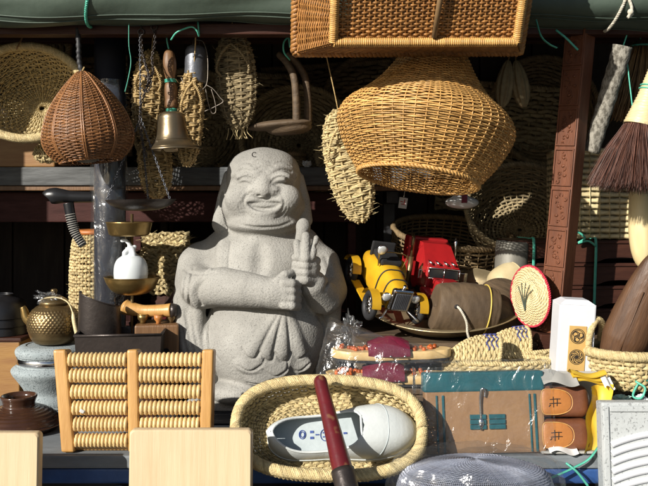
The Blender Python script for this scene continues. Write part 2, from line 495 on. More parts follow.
def weave(mb, surf, nu, nv, w, t, amp, closed=True, sub=4, sides=6, jit=0.06, tones=(0.72, 1.15), vr=(0.0, 1.0), pair=1, keep=None):
    """horizontal strands passing over and under nu stakes"""
    m = nu * sub
    u = np.linspace(0, 1, m, endpoint=not closed) if not closed else np.arange(m) / m
    base = np.repeat(rng.uniform(*tones, nv)[:, None], m, 1)
    base = base * (1 + 0.10 * np.sin(u[None] * 2 * math.pi * rng.integers(1, 4, nv)[:, None] + rng.uniform(0, 6, nv)[:, None]))
    v = vr[0] + (np.arange(nv) + 0.5) / nv * (vr[1] - vr[0])
    dv = (vr[1] - vr[0]) / nv
    U, V = np.meshgrid(u, v)
    V = V + jit * dv * (np.sin(U * 2 * math.pi * 3 + rng.uniform(0, 6, nv)[:, None]) + np.sin(U * 2 * math.pi * 7 + rng.uniform(0, 6, nv)[:, None]))
    V = np.clip(V, 0.0005, 0.9995)
    e = 1e-3
    C = surf(U, V)
    Tu = nrm(surf(U + e, V) - surf(U - e, V))
    Tv = nrm(surf(U, V + e) - surf(U, V - e))
    Nn = nrm(np.cross(Tu, Tv))
    ph = math.pi * nu * U + math.pi * ((np.arange(nv) // pair)[:, None] % 2)
    am = amp * (1 + rng.uniform(-0.2, 0.2, nv))[:, None]
    off = am * np.cos(ph)
    C = C + Nn * off[..., None]
    ang = np.linspace(0, 2 * math.pi, sides, endpoint=False)
    ca, sa = np.cos(ang), np.sin(ang)
    wid = w * (1 + 0.12 * np.cos(2 * ph))
    A = C[:, :, None] + Tv[:, :, None] * (ca[None, None, :, None] * wid[..., None, None]) + Nn[:, :, None] * (sa * t)[None, None, :, None]
    idx = np.arange(nv * m * sides).reshape(nv, m, sides)
    a = idx if not closed else np.concatenate([idx, idx[:, :1]], 1)
    b = np.concatenate([a, a[:, :, :1]], 2)
    q = np.stack([b[:, :-1, :-1], b[:, 1:, :-1], b[:, 1:, 1:], b[:, :-1, 1:]], -1)
    if keep is not None:
        kk = keep(U, V)
        q = q[kk[:, :q.shape[1]]]
    q = q.reshape(-1, 4)
    mb.add(A.reshape(-1, 3), quads=q, tone=np.repeat(base[:, :, None], sides, 2).ravel())

def stakes(mb, surf, nu, r, closed=True, nvs=24, sides=5, tones=(0.75, 1.1), vr=(0.0, 1.0), flat=1.0, off=0.0, group=1, spread=0.004):
    for i in range(nu if closed else nu + 1):
        u = i / nu
        for g in range(group):
            v = np.linspace(max(vr[0], 0.0005), min(vr[1], 0.9995), nvs)
            uu = np.full(nvs, u + (g - (group - 1) / 2) * spread)
            e = 1e-3
            C = surf(uu, v)
            if off:
                Nn = nrm(np.cross(surf(uu + e, v) - surf(uu - e, v), surf(uu, v + e) - surf(uu, v - e)))
                C = C + Nn * off
            mb.tube(C, r, sides, tone=rng.uniform(*tones), flat=flat)

def fuzz(mb, surf, n, ln=0.02, r=0.0005, lift=0.004, vr=(0.03, 0.97), sgn=1, along=0.8):
    """loose split fibres lying on a woven surface"""
    u, v = rng.uniform(0, 1, n), rng.uniform(*vr, n)
    e = 1e-3
    C = surf(u, v)
    Tu = nrm(surf(u + e, v) - surf(u - e, v)); Tv = nrm(surf(u, np.clip(v + e, 0, 1)) - surf(u, np.clip(v - e, 0, 1)))
    N = nrm(np.cross(Tu, Tv)) * sgn
    for i in range(n):
        a = rng.normal(0, 1 - along)
        d = nrm(Tu[i] * math.cos(a) + Tv[i] * math.sin(a)) * rng.choice([-1, 1])
        l = ln * rng.uniform(0.4, 1.3)
        p0 = C[i] + N[i] * 0.002
        mb.tube([p0, p0 + d * l * 0.5 + N[i] * lift * rng.uniform(0.3, 0.8), p0 + d * l + N[i] * lift * rng.uniform(0.2, 1.6) + Tv[i] * rng.normal(0, 0.15) * l], [r, r * 0.9, r * 0.4], 3, tone=rng.uniform(0.8, 1.35))

def braid(mb, path, R, r, k=3, turns=20, sides=5, close=False, per=10, tones=(0.8, 1.15)):
    """k strands twisted round a path"""
    path = np.asarray(path, float)
    if close:
        path = np.vstack([path, path[:1]])
    L = np.concatenate([[0], np.cumsum(np.linalg.norm(np.diff(path, axis=0), axis=1))])
    m = int(turns * per)
    s = np.linspace(0, L[-1], m, endpoint=not close)
    C = np.stack([np.interp(s, L, path[:, i]) for i in range(3)], -1)
    t = nrm(np.roll(C, -1, 0) - np.roll(C, 1, 0)) if close else nrm(np.gradient(C, axis=0))
    a = np.array([0, 0, 1.0]) if abs(t[0][2]) < 0.8 else np.array([0, 1.0, 0])
    n1 = np.zeros_like(C)
    p = nrm(a - t[0] * (a @ t[0]))
    for i in range(m):
        p = nrm(p - t[i] * (p @ t[i]))
        n1[i] = p
    n2 = np.cross(t, n1)
    for j in range(k):
        ph = 2 * math.pi * (s / L[-1] * round(turns) + j / k)
        pts = C + R * (np.cos(ph)[:, None] * n1 + np.sin(ph)[:, None] * n2)
        mb.tube(pts, r, sides, close=close, tone=rng.uniform(*tones))

def ring_path(rx, ry=None, n=64, z=0.0):
    ry = rx if ry is None else ry
    a = np.linspace(0, 2 * math.pi, n, endpoint=False)
    return np.stack([rx * np.cos(a), ry * np.sin(a), np.full(n, z)], -1)

def xf(pts, M):
    return np.asarray(pts) @ M[:3, :3].T + M[:3, 3]

def chain(mb, path, link_len=0.008, r=0.0009):
    path = np.asarray(path, float)
    L = np.concatenate([[0], np.cumsum(np.linalg.norm(np.diff(path, axis=0), axis=1))])
    k = max(2, int(L[-1] / (link_len * 0.72)))
    s = (np.arange(k) + 0.5) / k * L[-1]
    C = np.stack([np.interp(s, L, path[:, i]) for i in range(3)], -1)
    D = nrm(np.gradient(C, axis=0))
    for i in range(k):
        a = np.array([0, 1.0, 0]) if abs(D[i][1]) < 0.9 else np.array([1.0, 0, 0])
        x = nrm(np.cross(D[i], a))
        y = np.cross(D[i], x)
        if i % 2:
            x, y = y, x
        th = np.linspace(0, 2 * math.pi, 8, endpoint=False)
        pts = C[i] + np.cos(th)[:, None] * D[i] * link_len / 2 + np.sin(th)[:, None] * x * link_len * 0.28
        mb.tube(pts, r, 4, close=True, tone=rng.uniform(0.7, 1.2))

# ------------------------------------------------------------------ solid sculpting (distance field + surface nets)
class Clay:
    def __init__(s, lo, hi, h):
        s.lo, s.h = np.array(lo, float), h
        s.n = np.ceil((np.array(hi) - s.lo) / h).astype(int) + 1
        s.d = np.full(s.n, 0.5, np.float32)
    def _sub(s, lo, hi, pad):
        a = np.clip(np.floor((np.array(lo) - pad - s.lo) / s.h).astype(int), 0, s.n - 1)
        b = np.clip(np.ceil((np.array(hi) + pad - s.lo) / s.h).astype(int) + 1, 1, s.n)
        sl = tuple(slice(i, j) for i, j in zip(a, b))
        ax = [s.lo[i] + s.h * np.arange(a[i], b[i]) for i in range(3)]
        return sl, np.stack(np.meshgrid(*ax, indexing='ij'), -1).astype(np.float32)
    def _comb(s, sl, f, k, op):
        d = s.d[sl]
        f = f.astype(np.float32)
        if op == 'sub':
            f = -f
            h = np.clip(0.5 - 0.5 * (f - d) / k, 0, 1)      # smooth max
            s.d[sl] = d * h + f * (1 - h) + k * h * (1 - h)
        else:
            h = np.clip(0.5 + 0.5 * (f - d) / k, 0, 1)
            s.d[sl] = f * (1 - h) + d * h - k * h * (1 - h)
    def ell(s, c, r, k=0.008, op='add', rot=None):
        c, r = np.array(c, float), np.array(r, float) * np.ones(3)
        R = np.array(Euler([rad(a) for a in rot]).to_matrix()) if rot is not None else np.eye(3)
        m = r.max() if rot is not None else r
        sl, X = s._sub(c - m, c + m, k + 3 * s.h)
        q = ((X - c) @ R).astype(np.float32)
        k0 = np.linalg.norm(q / r, axis=-1)
        k1 = np.linalg.norm(q / (r * r), axis=-1) + 1e-6
        s._comb(sl, k0 * (k0 - 1) / k1, k, op)
        return s
    def cap(s, pts, rr, k=0.008, op='add'):
        pts = np.array(pts, float)
        rr = np.broadcast_to(np.array(rr, float), (len(pts),))
        mx = rr.max()
        sl, X = s._sub(pts.min(0) - mx, pts.max(0) + mx, k + 3 * s.h)
        best = None
        for i in range(len(pts) - 1):
            a, b = pts[i], pts[i + 1]
            ab = b - a
            t = np.clip(((X - a) @ ab) / max(ab @ ab, 1e-12), 0, 1)
            f = np.linalg.norm(X - a - t[..., None] * ab, axis=-1) - (rr[i] + (rr[i + 1] - rr[i]) * t)
            best = f if best is None else np.minimum(best, f)
        s._comb(sl, best, k, op)
        return s
    def box(s, c, half, rnd=0.005, k=0.005, op='add', rot=None):
        c, half = np.array(c, float), np.array(half, float)
        R = np.array(Euler([rad(a) for a in rot]).to_matrix()) if rot is not None else np.eye(3)
        m = np.linalg.norm(half) if rot is not None else half
        sl, X = s._sub(c - m, c + m, k + 3 * s.h)
        q = np.abs((X - c) @ R) - (half - rnd)
        f = np.linalg.norm(np.maximum(q, 0), axis=-1) + np.minimum(q.max(-1), 0) - rnd
        s._comb(sl, f, k, op)
        return s
    def mesh(s, mb=None, tone=1.0):
        d = s.d
        d[0], d[-1], d[:, 0], d[:, -1], d[:, :, 0], d[:, :, -1] = (0.01,) * 6
        ins = d < 0
        n = np.array(d.shape) - 1
        cnt = np.zeros(n, np.int8)
        cs = [(i, j, k) for i in (0, 1) for j in (0, 1) for k in (0, 1)]
        for c in cs:
            cnt += ins[c[0]:c[0] + n[0], c[1]:c[1] + n[1], c[2]:c[2] + n[2]]
        cells = np.argwhere((cnt > 0) & (cnt < 8))
        cid = np.full(n, -1, np.int32)
        cid[tuple(cells.T)] = np.arange(len(cells))
        val = np.stack([d[cells[:, 0] + c[0], cells[:, 1] + c[1], cells[:, 2] + c[2]] for c in cs], 1)
        acc, w = np.zeros((len(cells), 3)), np.zeros(len(cells))
        for a in range(8):
            for b in range(a + 1, 8):
                if sum(abs(cs[a][i] - cs[b][i]) for i in range(3)) != 1:
                    continue
                va, vb = val[:, a], val[:, b]
                x = (va < 0) != (vb < 0)
                t = np.where(x, va / np.where(x, va - vb, 1), 0)
                pt = np.array(cs[a]) + t[:, None] * (np.array(cs[b]) - np.array(cs[a]))
                acc += pt * x[:, None]
                w += x
        V = s.lo + s.h * (cells + acc / np.maximum(w, 1)[:, None])
        quads = []
        for ax in range(3):
            o1, o2 = [(1, 2), (2, 0), (0, 1)][ax]
            sl0, sl1 = [slice(1, -1)] * 3, [slice(1, -1)] * 3
            sl0[ax], sl1[ax] = slice(0, -1), slice(1, None)
            a, b = ins[tuple(sl0)], ins[tuple(sl1)]
            for cond, flip in ((a & ~b, False), (~a & b, True)):
                e = np.argwhere(cond)
                if not len(e):
                    continue
                off = np.ones(3, int)
                off[ax] = 0
                e = e + off
                u1, u2 = np.zeros(3, int), np.zeros(3, int)
                u1[o1], u2[o2] = 1, 1
                ids = [cid[tuple((e - x).T)] for x in (u1 + u2, u2, 0 * u1, u1)]
                quads.append(np.stack(ids[::-1] if flip else ids, 1))
        Q = np.concatenate(quads)
        Q = Q[(Q >= 0).all(1)]
        mb = mb or MB()
        mb.add(V, quads=Q, tone=tone)
        return mb
    def probe(s, fn, y0, y1, step):
        """first y along fn(y)->point where the clay begins"""
        ys = np.arange(y0, y1, step)
        pts = np.array([fn(y) for y in ys])
        g = np.clip((pts - s.lo) / s.h, 0, s.n - 1.001)
        i = g.astype(int)
        f = g - i
        d = 0
        for a in (0, 1):
            for b in (0, 1):
                for c in (0, 1):
                    w = (f[:, 0] if a else 1 - f[:, 0]) * (f[:, 1] if b else 1 - f[:, 1]) * (f[:, 2] if c else 1 - f[:, 2])
                    d = d + w * s.d[i[:, 0] + a, i[:, 1] + b, i[:, 2] + c]
        hit = np.nonzero(d < 0)[0]
        if not len(hit):
            return None
        j = hit[0]
        if j == 0:
            return ys[0]
        return ys[j - 1] + step * d[j - 1] / (d[j - 1] - d[j])

# ================================================================== the setting
ZT = 0.872                      # table top
ZR = 0.965                      # top of the low crates behind the front row
ZS = 1.020                      # top of the higher crate
b = MB()
b.add([(-120, -120, 0), (120, -120, 0), (120, 120, 0), (-120, 120, 0)], quads=[(0, 1, 2, 3)])
struct(b.build('pavement', 'pave'))

# stall shelter: roof, back, frame; unseen side sheets added to keep it dark inside
st = thing('stall_shelter', 'dark tarpaulin market stall shelter enclosing the goods', 'market stall', (0, 1.9, 0))
b = MB()
for i in range(16):
    x = -1.2 + 0.15 * i + 0.075
    b.box((0.146, 0.018, 1.9), (x, 0.42, 0.95), bev=0.003, tone=rng.uniform(0.8, 1.2))
b.box((2.5, 0.01, 1.9), (0, 0.445, 0.95))
b.build('back_boards', 'backboard', st, 'stuff')
u, v = np.meshgrid(np.linspace(-1.25, 1.25, 30), np.linspace(-0.34, 0.5, 14))
A = np.stack([u, v, 1.768 + 0.10 * (v + 0.42) + 0.012 * np.sin(u * 6 + v * 4)], -1)
b = MB(); b.grid(A); b.grid(A + [0, 0, 0.006])
b.build('roof_sheet', 'tarp_dark', st)
for sx in (-1, 1):
    v, w = np.meshgrid(np.linspace(-0.42, 0.45, 14), np.linspace(0.1, 1.76, 20))
    A = np.stack([sx * (1.21 + 0.015 * np.sin(v * 20) * (1.8 - w)), v, w], -1)
    b = MB(); b.grid(A); b.grid(A + [sx * 0.004, 0, 0])
    b.build('side_sheet', 'tarp_dark', st)
    b = MB(); b.box((0.05, 0.05, 1.76), (sx * 1.17, -0.38, 0.88)); b.box((0.05, 0.05, 1.76), (sx * 1.17, 0.38, 0.88))
    b.build('frame_post', 'iron_matte', st)
b = MB(); b.box((2.45, 0.035, 0.022), (0, -0.27, 1.655)); b.build('front_rail', 'wood_dark', st)
b = MB(); b.box((2.3, 0.03, 0.03), (0, 0.0, 1.70)); b.build('cross_rail', 'wood_dark', st)

# rolled green awning along the top
aw = thing('rolled_awning', 'rolled green canvas awning lashed above the stall front', 'awning', (0, 1.60, 1.716))
m, n = 120, 40
xs = np.linspace(-1.25, 1.25, m)
an = np.linspace(0, 2 * math.pi, n, endpoint=False)
X, T = np.meshgrid(xs, an, indexing='ij')
R = 0.050 + 0.004 * np.sin(X * 9) + 0.003 * np.sin(X * 23 + 2 * T) + 0.0025 * np.sin(5 * T + X * 4)
R += 0.0035 * np.maximum(0, np.sin(3 * T + 8 * X))
sag = -0.012 * np.clip((X - 0.25) / 0.3, 0, 1)
R = R + 0.006 * np.clip((X - 0.25) / 0.3, 0, 1)
b = MB(); b.grid(np.stack([X, R * np.cos(T), R * np.sin(T) + sag + 0.004 * np.sin(X * 3)], -1), close_u=True)
sp = [(0.05 * (1 - k / 60) * math.cos(k / 4), 0.05 * (1 - k / 60) * math.sin(k / 4)) for k in range(50)]
for e in (-1.25, 1.25):
    b.tube([(e, a, c) for a, c in sp], 0.003, 4)
ro = b.build('canvas_roll', 'canvas', aw)
for a0 in (-2.25, -2.05, -1.35):
    xx = np.linspace(-1.24, 1.24, 160)
    rr = 0.0535 + 0.004 * np.sin(xx * 9) + 0.003 * np.sin(xx * 23 + 2 * a0) + 0.0025 * np.sin(5 * a0 + xx * 4) + 0.0035 * np.maximum(0, np.sin(3 * a0 + 8 * xx)) + 0.006 * np.clip((xx - 0.25) / 0.3, 0, 1) - 0.0028
    b = MB(); b.tube(np.stack([xx, rr * math.cos(a0), rr * math.sin(a0) - 0.012 * np.clip((xx - 0.25) / 0.3, 0, 1) + 0.004 * np.sin(xx * 3)], -1), 0.0014, 5); b.build('stitched_seam', 'canvas', ro)
b = MB()
for z in (0, 0.004):
    b.grid(np.stack(np.meshgrid(np.linspace(-1.24, 1.24, 60), np.linspace(0.02, 0.09, 4), indexing='ij') + [np.full((60, 4), 0.046 + z)], -1))
b.build('canvas_flap', 'canvas', aw)
for x0, nm in ((-0.45, 0), (0.585, 1)):
    b = MB()
    a = np.linspace(0, 2 * math.pi, 40)
    braid(b, np.stack([x0 + 0.02 * np.sin(a), 0.059 * np.cos(a), 0.059 * np.sin(a) - (0.008 if nm else 0)], -1), 0.0016, 0.0018, 3, 30)
    if nm:
        braid(b, smooth_path([(x0 + 0.002, -0.061, -0.02), (x0 + 0.006, -0.064, -0.04), (x0 + 0.000, -0.062, -0.055), (x0 + 0.01, -0.058, -0.047)], 20), 0.0016, 0.0018, 3, 8)
        b.ell((x0 + 0.004, -0.063, -0.045), (0.006, 0.005, 0.006))
    b.build('lashing_rope', 'rope' if nm else 'twine', aw)

# display table with grey boards and blue trim
tb = thing('display_table', 'grey boarded stall table with blue front trim', 'table', (0, 1.8, 0))
b = MB()
for i in range(6):
    y0 = -0.435 + i * 0.148
    b.box((2.2, 0.146, 0.022), (0, y0 + 0.073, ZT - 0.011), bev=0.003, tone=rng.uniform(0.9, 1.1))
b.build('tabletop', 'board_grey', tb)
b = MB(); b.box((2.2, 0.02, 0.026), (0, -0.421, ZT - 0.0365), bev=0.004); b.build('front_trim', 'blue', tb)
b = MB(); b.box((2.16, 0.02, 0.10), (0, -0.39, ZT - 0.075)); b.build('apron', 'iron_matte', tb)
for sx in (-1, 1):
    for sy in (-0.36, 0.38):
        b = MB(); b.box((0.05, 0.05, ZT - 0.03), (sx * 1.02, sy, (ZT - 0.03) / 2)); b.build('leg', 'iron_matte', tb)
b = MB()
b.box((0.03, 0.02, 0.02), (-0.355, -0.435, ZT - 0.066)); b.box((0.012, 0.012, 0.05), (-0.35, -0.44, ZT - 0.075)); b.tube([(-0.352, -0.45, ZT - 0.1), (-0.352, -0.45, ZT - 0.058)], 0.004)
b.build('clamp', 'steel', tb)

fb = thing('front_bench', 'low dark bench standing before the display table', 'bench', (0, 1.25, 0))
ZB = 0.66
b = MB(); b.box((2.2, 0.20, 0.02), (0, 0, ZB - 0.01)); b.build('bench_top', 'plank_grey', fb)
for sx in (-1, 1):
    b = MB(); b.box((0.04, 0.18, ZB - 0.02), (sx * 1.0, 0, (ZB - 0.02) / 2)); b.build('leg', 'iron_matte', fb)

# crates that raise the back rows
def crate(name, label, x0, x1, y0, y1, z0, z1):
    t = thing(name, label, 'crate', ((x0 + x1) / 2, (y0 + y1) / 2, z0))
    h, w, d = z1 - z0, x1 - x0, y1 - y0
    nb = max(2, int(round(d / 0.1)))
    for i in range(nb):
        b = MB(); b.box((w, d / nb - 0.003, 0.012), (0, -d / 2 + (i + 0.5) * d / nb, h - 0.006)); b.build('plank', 'wood_old', t)
    for s in (-1, 1):
        b = MB(); b.box((w - 0.01, 0.012, h - 0.0135), (0, s * (d / 2 - 0.008), (h - 0.0135) / 2)); b.build('side_board', 'wood_old', t)
        b = MB(); b.box((0.012, d - 0.034, h - 0.0135), (s * (w / 2 - 0.012), 0, (h - 0.0135) / 2)); b.build('end_board', 'wood_old', t)
    return t
crate('low_crate', 'low dark wooden crate under the sandals and slippers', 0.03, 0.80, 1.462, 1.612, ZT, ZR)
crate('tall_crate', 'dark wooden crate under the metal tray and toys', 0.06, 0.86, 1.62, 2.05, ZT, ZS)

# back shelf
sh = thing('back_shelf', 'weathered grey plank shelf with brown edge along the back', 'shelf', (-0.45, 2.03, 0))
zsh = P(0, 167, 1.95)[2]
b = MB(); b.box((1.42, 0.16, 0.045), (0, 0, zsh - 0.0225), bev=0.004); b.build('plank', 'plank_grey', sh)
b = MB(); b.box((1.40, 0.15, 0.012), (0, 0.002, zsh - 0.0515)); b.build('edge_strip', 'wood_brown', sh)
for x in (-0.62, 0.62):
    b = MB(); b.box((0.03, 0.13, 0.03), (x, 0.02, zsh - 0.073)); b.box((0.03, 0.03, zsh - 0.089 - ZT), (x, 0.07, ZT + (zsh - 0.089 - ZT) / 2)); b.build('bracket', 'iron_matte', sh)
# maroon cabinet below the shelf
cb = thing('maroon_cabinet', 'dull maroon wooden cabinet with open front below the back shelf', 'cabinet', (-0.47, 2.13, ZT))
hz = zsh - 0.06 - ZT
b = MB(); b.box((1.1, 0.26, 0.075), (0, 0, hz - 0.038), bev=0.003); b.build('top_rail', 'maroon_dull', cb)
for x in (-0.54, 0.0, 0.54):
    b = MB(); b.box((0.02, 0.24, hz - 0.076), (x, 0, (hz - 0.076) / 2)); b.build('side_panel', 'maroon_dull', cb)
b = MB(); b.box((1.06, 0.24, 0.012), (0, 0, 0.13)); b.build('inner_shelf', 'maroon_dull', cb)

# post wrapped in clear film
pp = thing('stall_post', 'blue black stall post wrapped in shiny clear film', 'post', P(110, 395, 1.76) * [1, 1, 0] + [0, 0, ZT])
b = MB(); b.lathe([(0.001, 0), (0.034, 0), (0.034, 0.865), (0.001, 0.865)], 32); b.build('pole', 'post', pp)
b = MB()
a = np.linspace(0, 2 * math.pi, 64, endpoint=False)
zz = np.linspace(0.06, 0.70, 40)
A = []
for z in zz:
    r = 0.0395 + 0.0022 * np.sin(3 * a + z * 7) + 0.0016 * np.sin(7 * a - z * 17) + 0.0010 * np.sin(11 * a + z * 33)
    A.append(np.stack([r * np.cos(a), r * np.sin(a), np.full(64, z)], -1))
b.grid(A, close_u=True); b.build('film_wrap', 'film', pp)

# ================================================================== the stone statue
D0 = 1.76
O0 = P(262, 400, D0)
O0[2] = ZT
PX = D0 / FOC
def S(px, py, y):
    return P(px, py, D0 + y) - O0
lo, hi = S(160, 404, 0.0), S(362, 140, 0.0)
cl = Clay((lo[0], -0.215, -0.004), (hi[0], 0.15, hi[2]), 0.0019)
def E(px, py, y, rx, ry, rz, k=0.012, op='add', rot=None):
    cl.ell(S(px, py, y), np.array([rx, ry, rz]) * PX, k, op, rot)
def K(pts, r, k=0.010, op='add'):
    cl.cap([S(*p) for p in pts], np.atleast_1d(np.array(r, float)) * PX if np.ndim(r) else r * PX, k, op)
def front(px, py):
    y = cl.probe(lambda t: S(px, py, t), -0.21, 0.1, 0.0012)
    return -0.05 if y is None else y
def ease(q):
    q = np.array(q)
    for _ in range(2):
        z = np.concatenate([[2 * q[0, 2] - q[1, 2]], q[:, 2], [2 * q[-1, 2] - q[-2, 2]]])
        q[:, 2] = 0.25 * z[:-2] + 0.5 * z[1:-1] + 0.25 * z[2:]
    return [tuple(r) for r in q]
def groove(pts, r, k=0.003, out=0.35, n=None):
    p = smooth_path(np.array(pts, float), n or 4 * len(pts))
    q = [(x, y, front(x, y)) for x, y in p]
    q = ease(q)
    q = [(x, y, d - out * (r if np.isscalar(r) else r[0]) * PX) for x, y, d in q]
    rr = np.interp(np.linspace(0, 1, len(q)), np.linspace(0, 1, np.size(r)), np.atleast_1d(r))
    K(q, rr, k, 'sub')
def ridge(pts, r, k=0.006, inn=0.3, n=None):
    p = smooth_path(np.array(pts, float), n or 4 * len(pts))
    rr = np.interp(np.linspace(0, 1, len(p)), np.linspace(0, 1, np.size(r)), np.atleast_1d(r))
    q = ease([(x, y, front(x, y) + inn * a * PX) for (x, y), a in zip(p, rr)])
    K(q, rr, k, 'add')

# masses
E(260, 322, 0.045, 79, 40, 92)                                  # robe behind
E(262, 375, 0.02, 66, 46, 40, 0.03)
E(267, 338, -0.030, 62, 55, 58, 0.014)                           # belly
E(262, 275, -0.01, 60, 42, 50, 0.03)                            # chest
K([(202, 264, 0.012), (230, 248, 0.015), (262, 242, 0.02), (298, 248, 0.015), (320, 264, 0.012)], [18, 23, 25, 23, 17], 0.03)
K([(264, 244, 0.0), (264, 222, -0.01)], 30, 0.015)
E(264, 184, -0.012, 35.5, 37, 36, 0.01)                         # head
E(264, 171, -0.008, 33, 35, 20.5, 0.012)
E(248, 173, -0.008, 19, 30, 20, 0.012)
E(280, 173, -0.008, 19, 30, 20, 0.012)
E(264, 206, -0.016, 41, 35, 26, 0.014)                        # jowls
E(265, 224, -0.030, 36, 32, 11.5, 0.010)                           # double chin
K([(229, 176, 0.002), (224, 200, 0.0), (222, 224, -0.014)], [6, 7.5, 10], 0.006)    # long ears
K([(299, 178, 0.004), (304, 200, 0.002), (305, 220, -0.012)], [5, 6, 8], 0.006)
E(222, 200, -0.014, 2.6, 6, 9, 0.004, 'sub')
# face
E(242.5, 198, -0.068, 15, 12, 13, 0.012)                          # cheeks
E(288, 198, -0.068, 15, 12, 13, 0.012)
E(266, 216, -0.080, 13, 8, 7, 0.012)                            # chin
K([(266, 174, -0.074), (267, 184, -0.083), (267, 190, -0.0875)], [5, 7, 9], 0.010)
E(257.5, 191, -0.0865, 6.5, 6, 5, 0.006)
E(276.5, 191, -0.0865, 6.5, 6, 5, 0.006)
E(262, 195.8, -0.101, 2.6, 3, 1.6, 0.002, 'sub')
E(272.5, 195.8, -0.101, 2.6, 3, 1.6, 0.002, 'sub')
E(249, 177, -0.082, 9.5, 5, 5, 0.010)                           # lids
E(284, 177, -0.082, 9.5, 5, 5, 0.010)
ridge([(236, 175), (243, 169), (252, 168), (260, 172)], 2.4, 0.008, 0.6)
ridge([(273, 172), (281, 168), (290, 169), (297, 175)], 2.4, 0.008, 0.6)
groove([(240, 181), (246, 177.5), (253, 178), (258, 182)], [1.1, 1.9, 1.1], 0.002)
groove([(275, 182), (280, 178), (287, 177.5), (294, 182)], [1.1, 1.9, 1.1], 0.002)
groove([(239, 184.5), (247, 182.5), (255, 185)], 0.9, 0.002)
groove([(278, 185), (287, 182.5), (295, 185)], 0.9, 0.002)
groove([(239, 172), (247, 169.5), (255, 172)], 0.8, 0.003)
groove([(278, 172), (286, 169.5), (294, 172)], 0.8, 0.003)
for a, bq in ((163, 11), (159.5, 9), (167, 8)):
    groove([(266 - bq, a + 2.5), (266, a), (266 + bq, a + 2.5)], 1.0, 0.003)
groove([(240, 166), (247, 162), (255, 163)], 0.8, 0.003)
groove([(278, 163), (286, 162), (293, 166)], 0.8, 0.003)
# mouth
E(267, 205, front(267, 205) - 0.002, 18, 4.8, 6.8, 0.004, 'sub')
E(267, 204.5, front(267, 204) + 0.006, 14, 5, 5, 0.003)
ridge([(250, 200.5), (258, 199.2), (267, 200), (276, 199.2), (284, 200.5)], [1.8, 2.9, 2.6, 2.9, 1.8], 0.003, 0.45)
groove([(250, 204.4), (258, 207.8), (267, 209), (276, 207.8), (284, 204.4)], [1.3, 1.7, 1.3], 0.0015)
ridge([(248.6, 203.5), (255, 210.8), (267, 214.2), (279, 210.8), (285.4, 203.5)], [1.2, 2.0, 2.3, 2.0, 1.2], 0.003, 0.5)
groove([(255.5, 192), (249, 196), (246.4, 203), (249, 210)], [1.0, 1.5, 1.0], 0.003)
groove([(278.5, 192), (285.5, 196), (288, 203), (285.5, 210)], [1.0, 1.4, 1.0], 0.003)
groove([(244, 202), (245, 209), (250, 215), (257, 218.5)], [0.8, 1.2, 0.8], 0.002)
groove([(241.5, 204), (242.5, 211), (248, 218)], [0.7, 1.0, 0.7], 0.002)
groove([(290.5, 202), (289.5, 209), (285, 215), (278, 218.5)], [0.6, 0.9, 0.6], 0.0025)
groove([(293, 204), (292, 211), (287.5, 217.5)], [0.5, 0.8, 0.5], 0.0025)
groove([(238, 222), (250, 226.5), (266, 228), (282, 226.5), (294, 221)], [1.0, 2.0, 1.0], 0.003)
# chest: collar edges, breastbone
groove([(232, 241), (231.5, 251), (231, 262), (231, 274)], 1.5, 0.002)
groove([(263, 248), (264, 260), (262, 270)], [3, 6, 3], 0.02, 0.75)
ridge([(226, 236), (224, 255), (226, 272)], 5, 0.012, 0.7)
# arms
K([(199, 262, 0.0), (196, 280, -0.035), (207, 290, -0.085)], [19, 19, 18], 0.014)
K([(200, 289, -0.08), (225, 287, -0.118), (252, 290, -0.142), (276, 293, -0.152)], [17, 18.5, 16.5, 14], 0.010)
E(287, 293, -0.156, 16, 11, 15, 0.010)
for i in range(4):
    yy = 283 + i * 7.2
    K([(290, yy, -0.170), (298, yy + 0.5, -0.168), (303, yy + 1.5, -0.150)], [4.2, 4.6, 4.0], 0.0025)
K([(284, 281, -0.165), (291, 275, -0.160), (296, 273, -0.152)], [4.5, 4.6, 3.6], 0.003)
ridge([(200, 306), (196, 294), (201, 282), (214, 271)], [3.0, 3.6, 2.6], 0.004, 0.35)
groove([(205, 306), (201, 294), (206, 283), (219, 273)], [1.8, 2.4, 1.5], 0.0025, 0.2)          # cuff
# far arm and the folded fan
K([(323, 264, 0.0), (331, 290, -0.03), (327, 298, -0.075), (317, 284, -0.115)], [17, 17, 16, 13.5], 0.012)
E(310, 268, -0.132, 13, 10, 15, 0.008)
for i in range(4):
    yy = 257.5 + i * 7
    K([(321, yy + 3, -0.130), (311, yy + 1, -0.152), (301, yy, -0.140)], [4.2, 4.6, 4.2], 0.0022)
K([(304, 256, -0.130), (305, 240, -0.118), (307, 228, -0.108)], [4.5, 5.5, 6], 0.005)
E(307, 226, -0.106, 6.5, 5, 7.5, 0.006)
K([(304, 256, -0.148), (302, 243, -0.142)], [4.2, 3.6], 0.0025)
K([(311, 256, -0.150), (311, 236, -0.142)], [4.6, 4.2], 0.0025)
K([(317, 256, -0.145), (321, 238, -0.133)], [4.0, 2.6], 0.0025)
# sleeve hanging from the near arm
K([(190, 262, -0.012), (188, 300, -0.045), (192, 345, -0.055), (203, 392, -0.045)], [12, 14, 14, 15], 0.010)
K([(200, 300, -0.072), (199, 335, -0.068), (207, 380, -0.062)], [7, 8, 8], 0.008)
groove([(213, 309), (210, 330), (212, 350), (219, 380)], [4, 4.5, 4], 0.004, -0.3)
for xx in (181, 188, 194):
    groove([(xx + 1, 268), (xx - 2, 300), (xx + 2, 330), (xx + 9, 362)], [0.8, 1.5, 1.0], 0.005, 0.5)
groove([(176, 262), (190, 272), (203, 274), (218, 272)], 1.2, 0.005, 0.5)
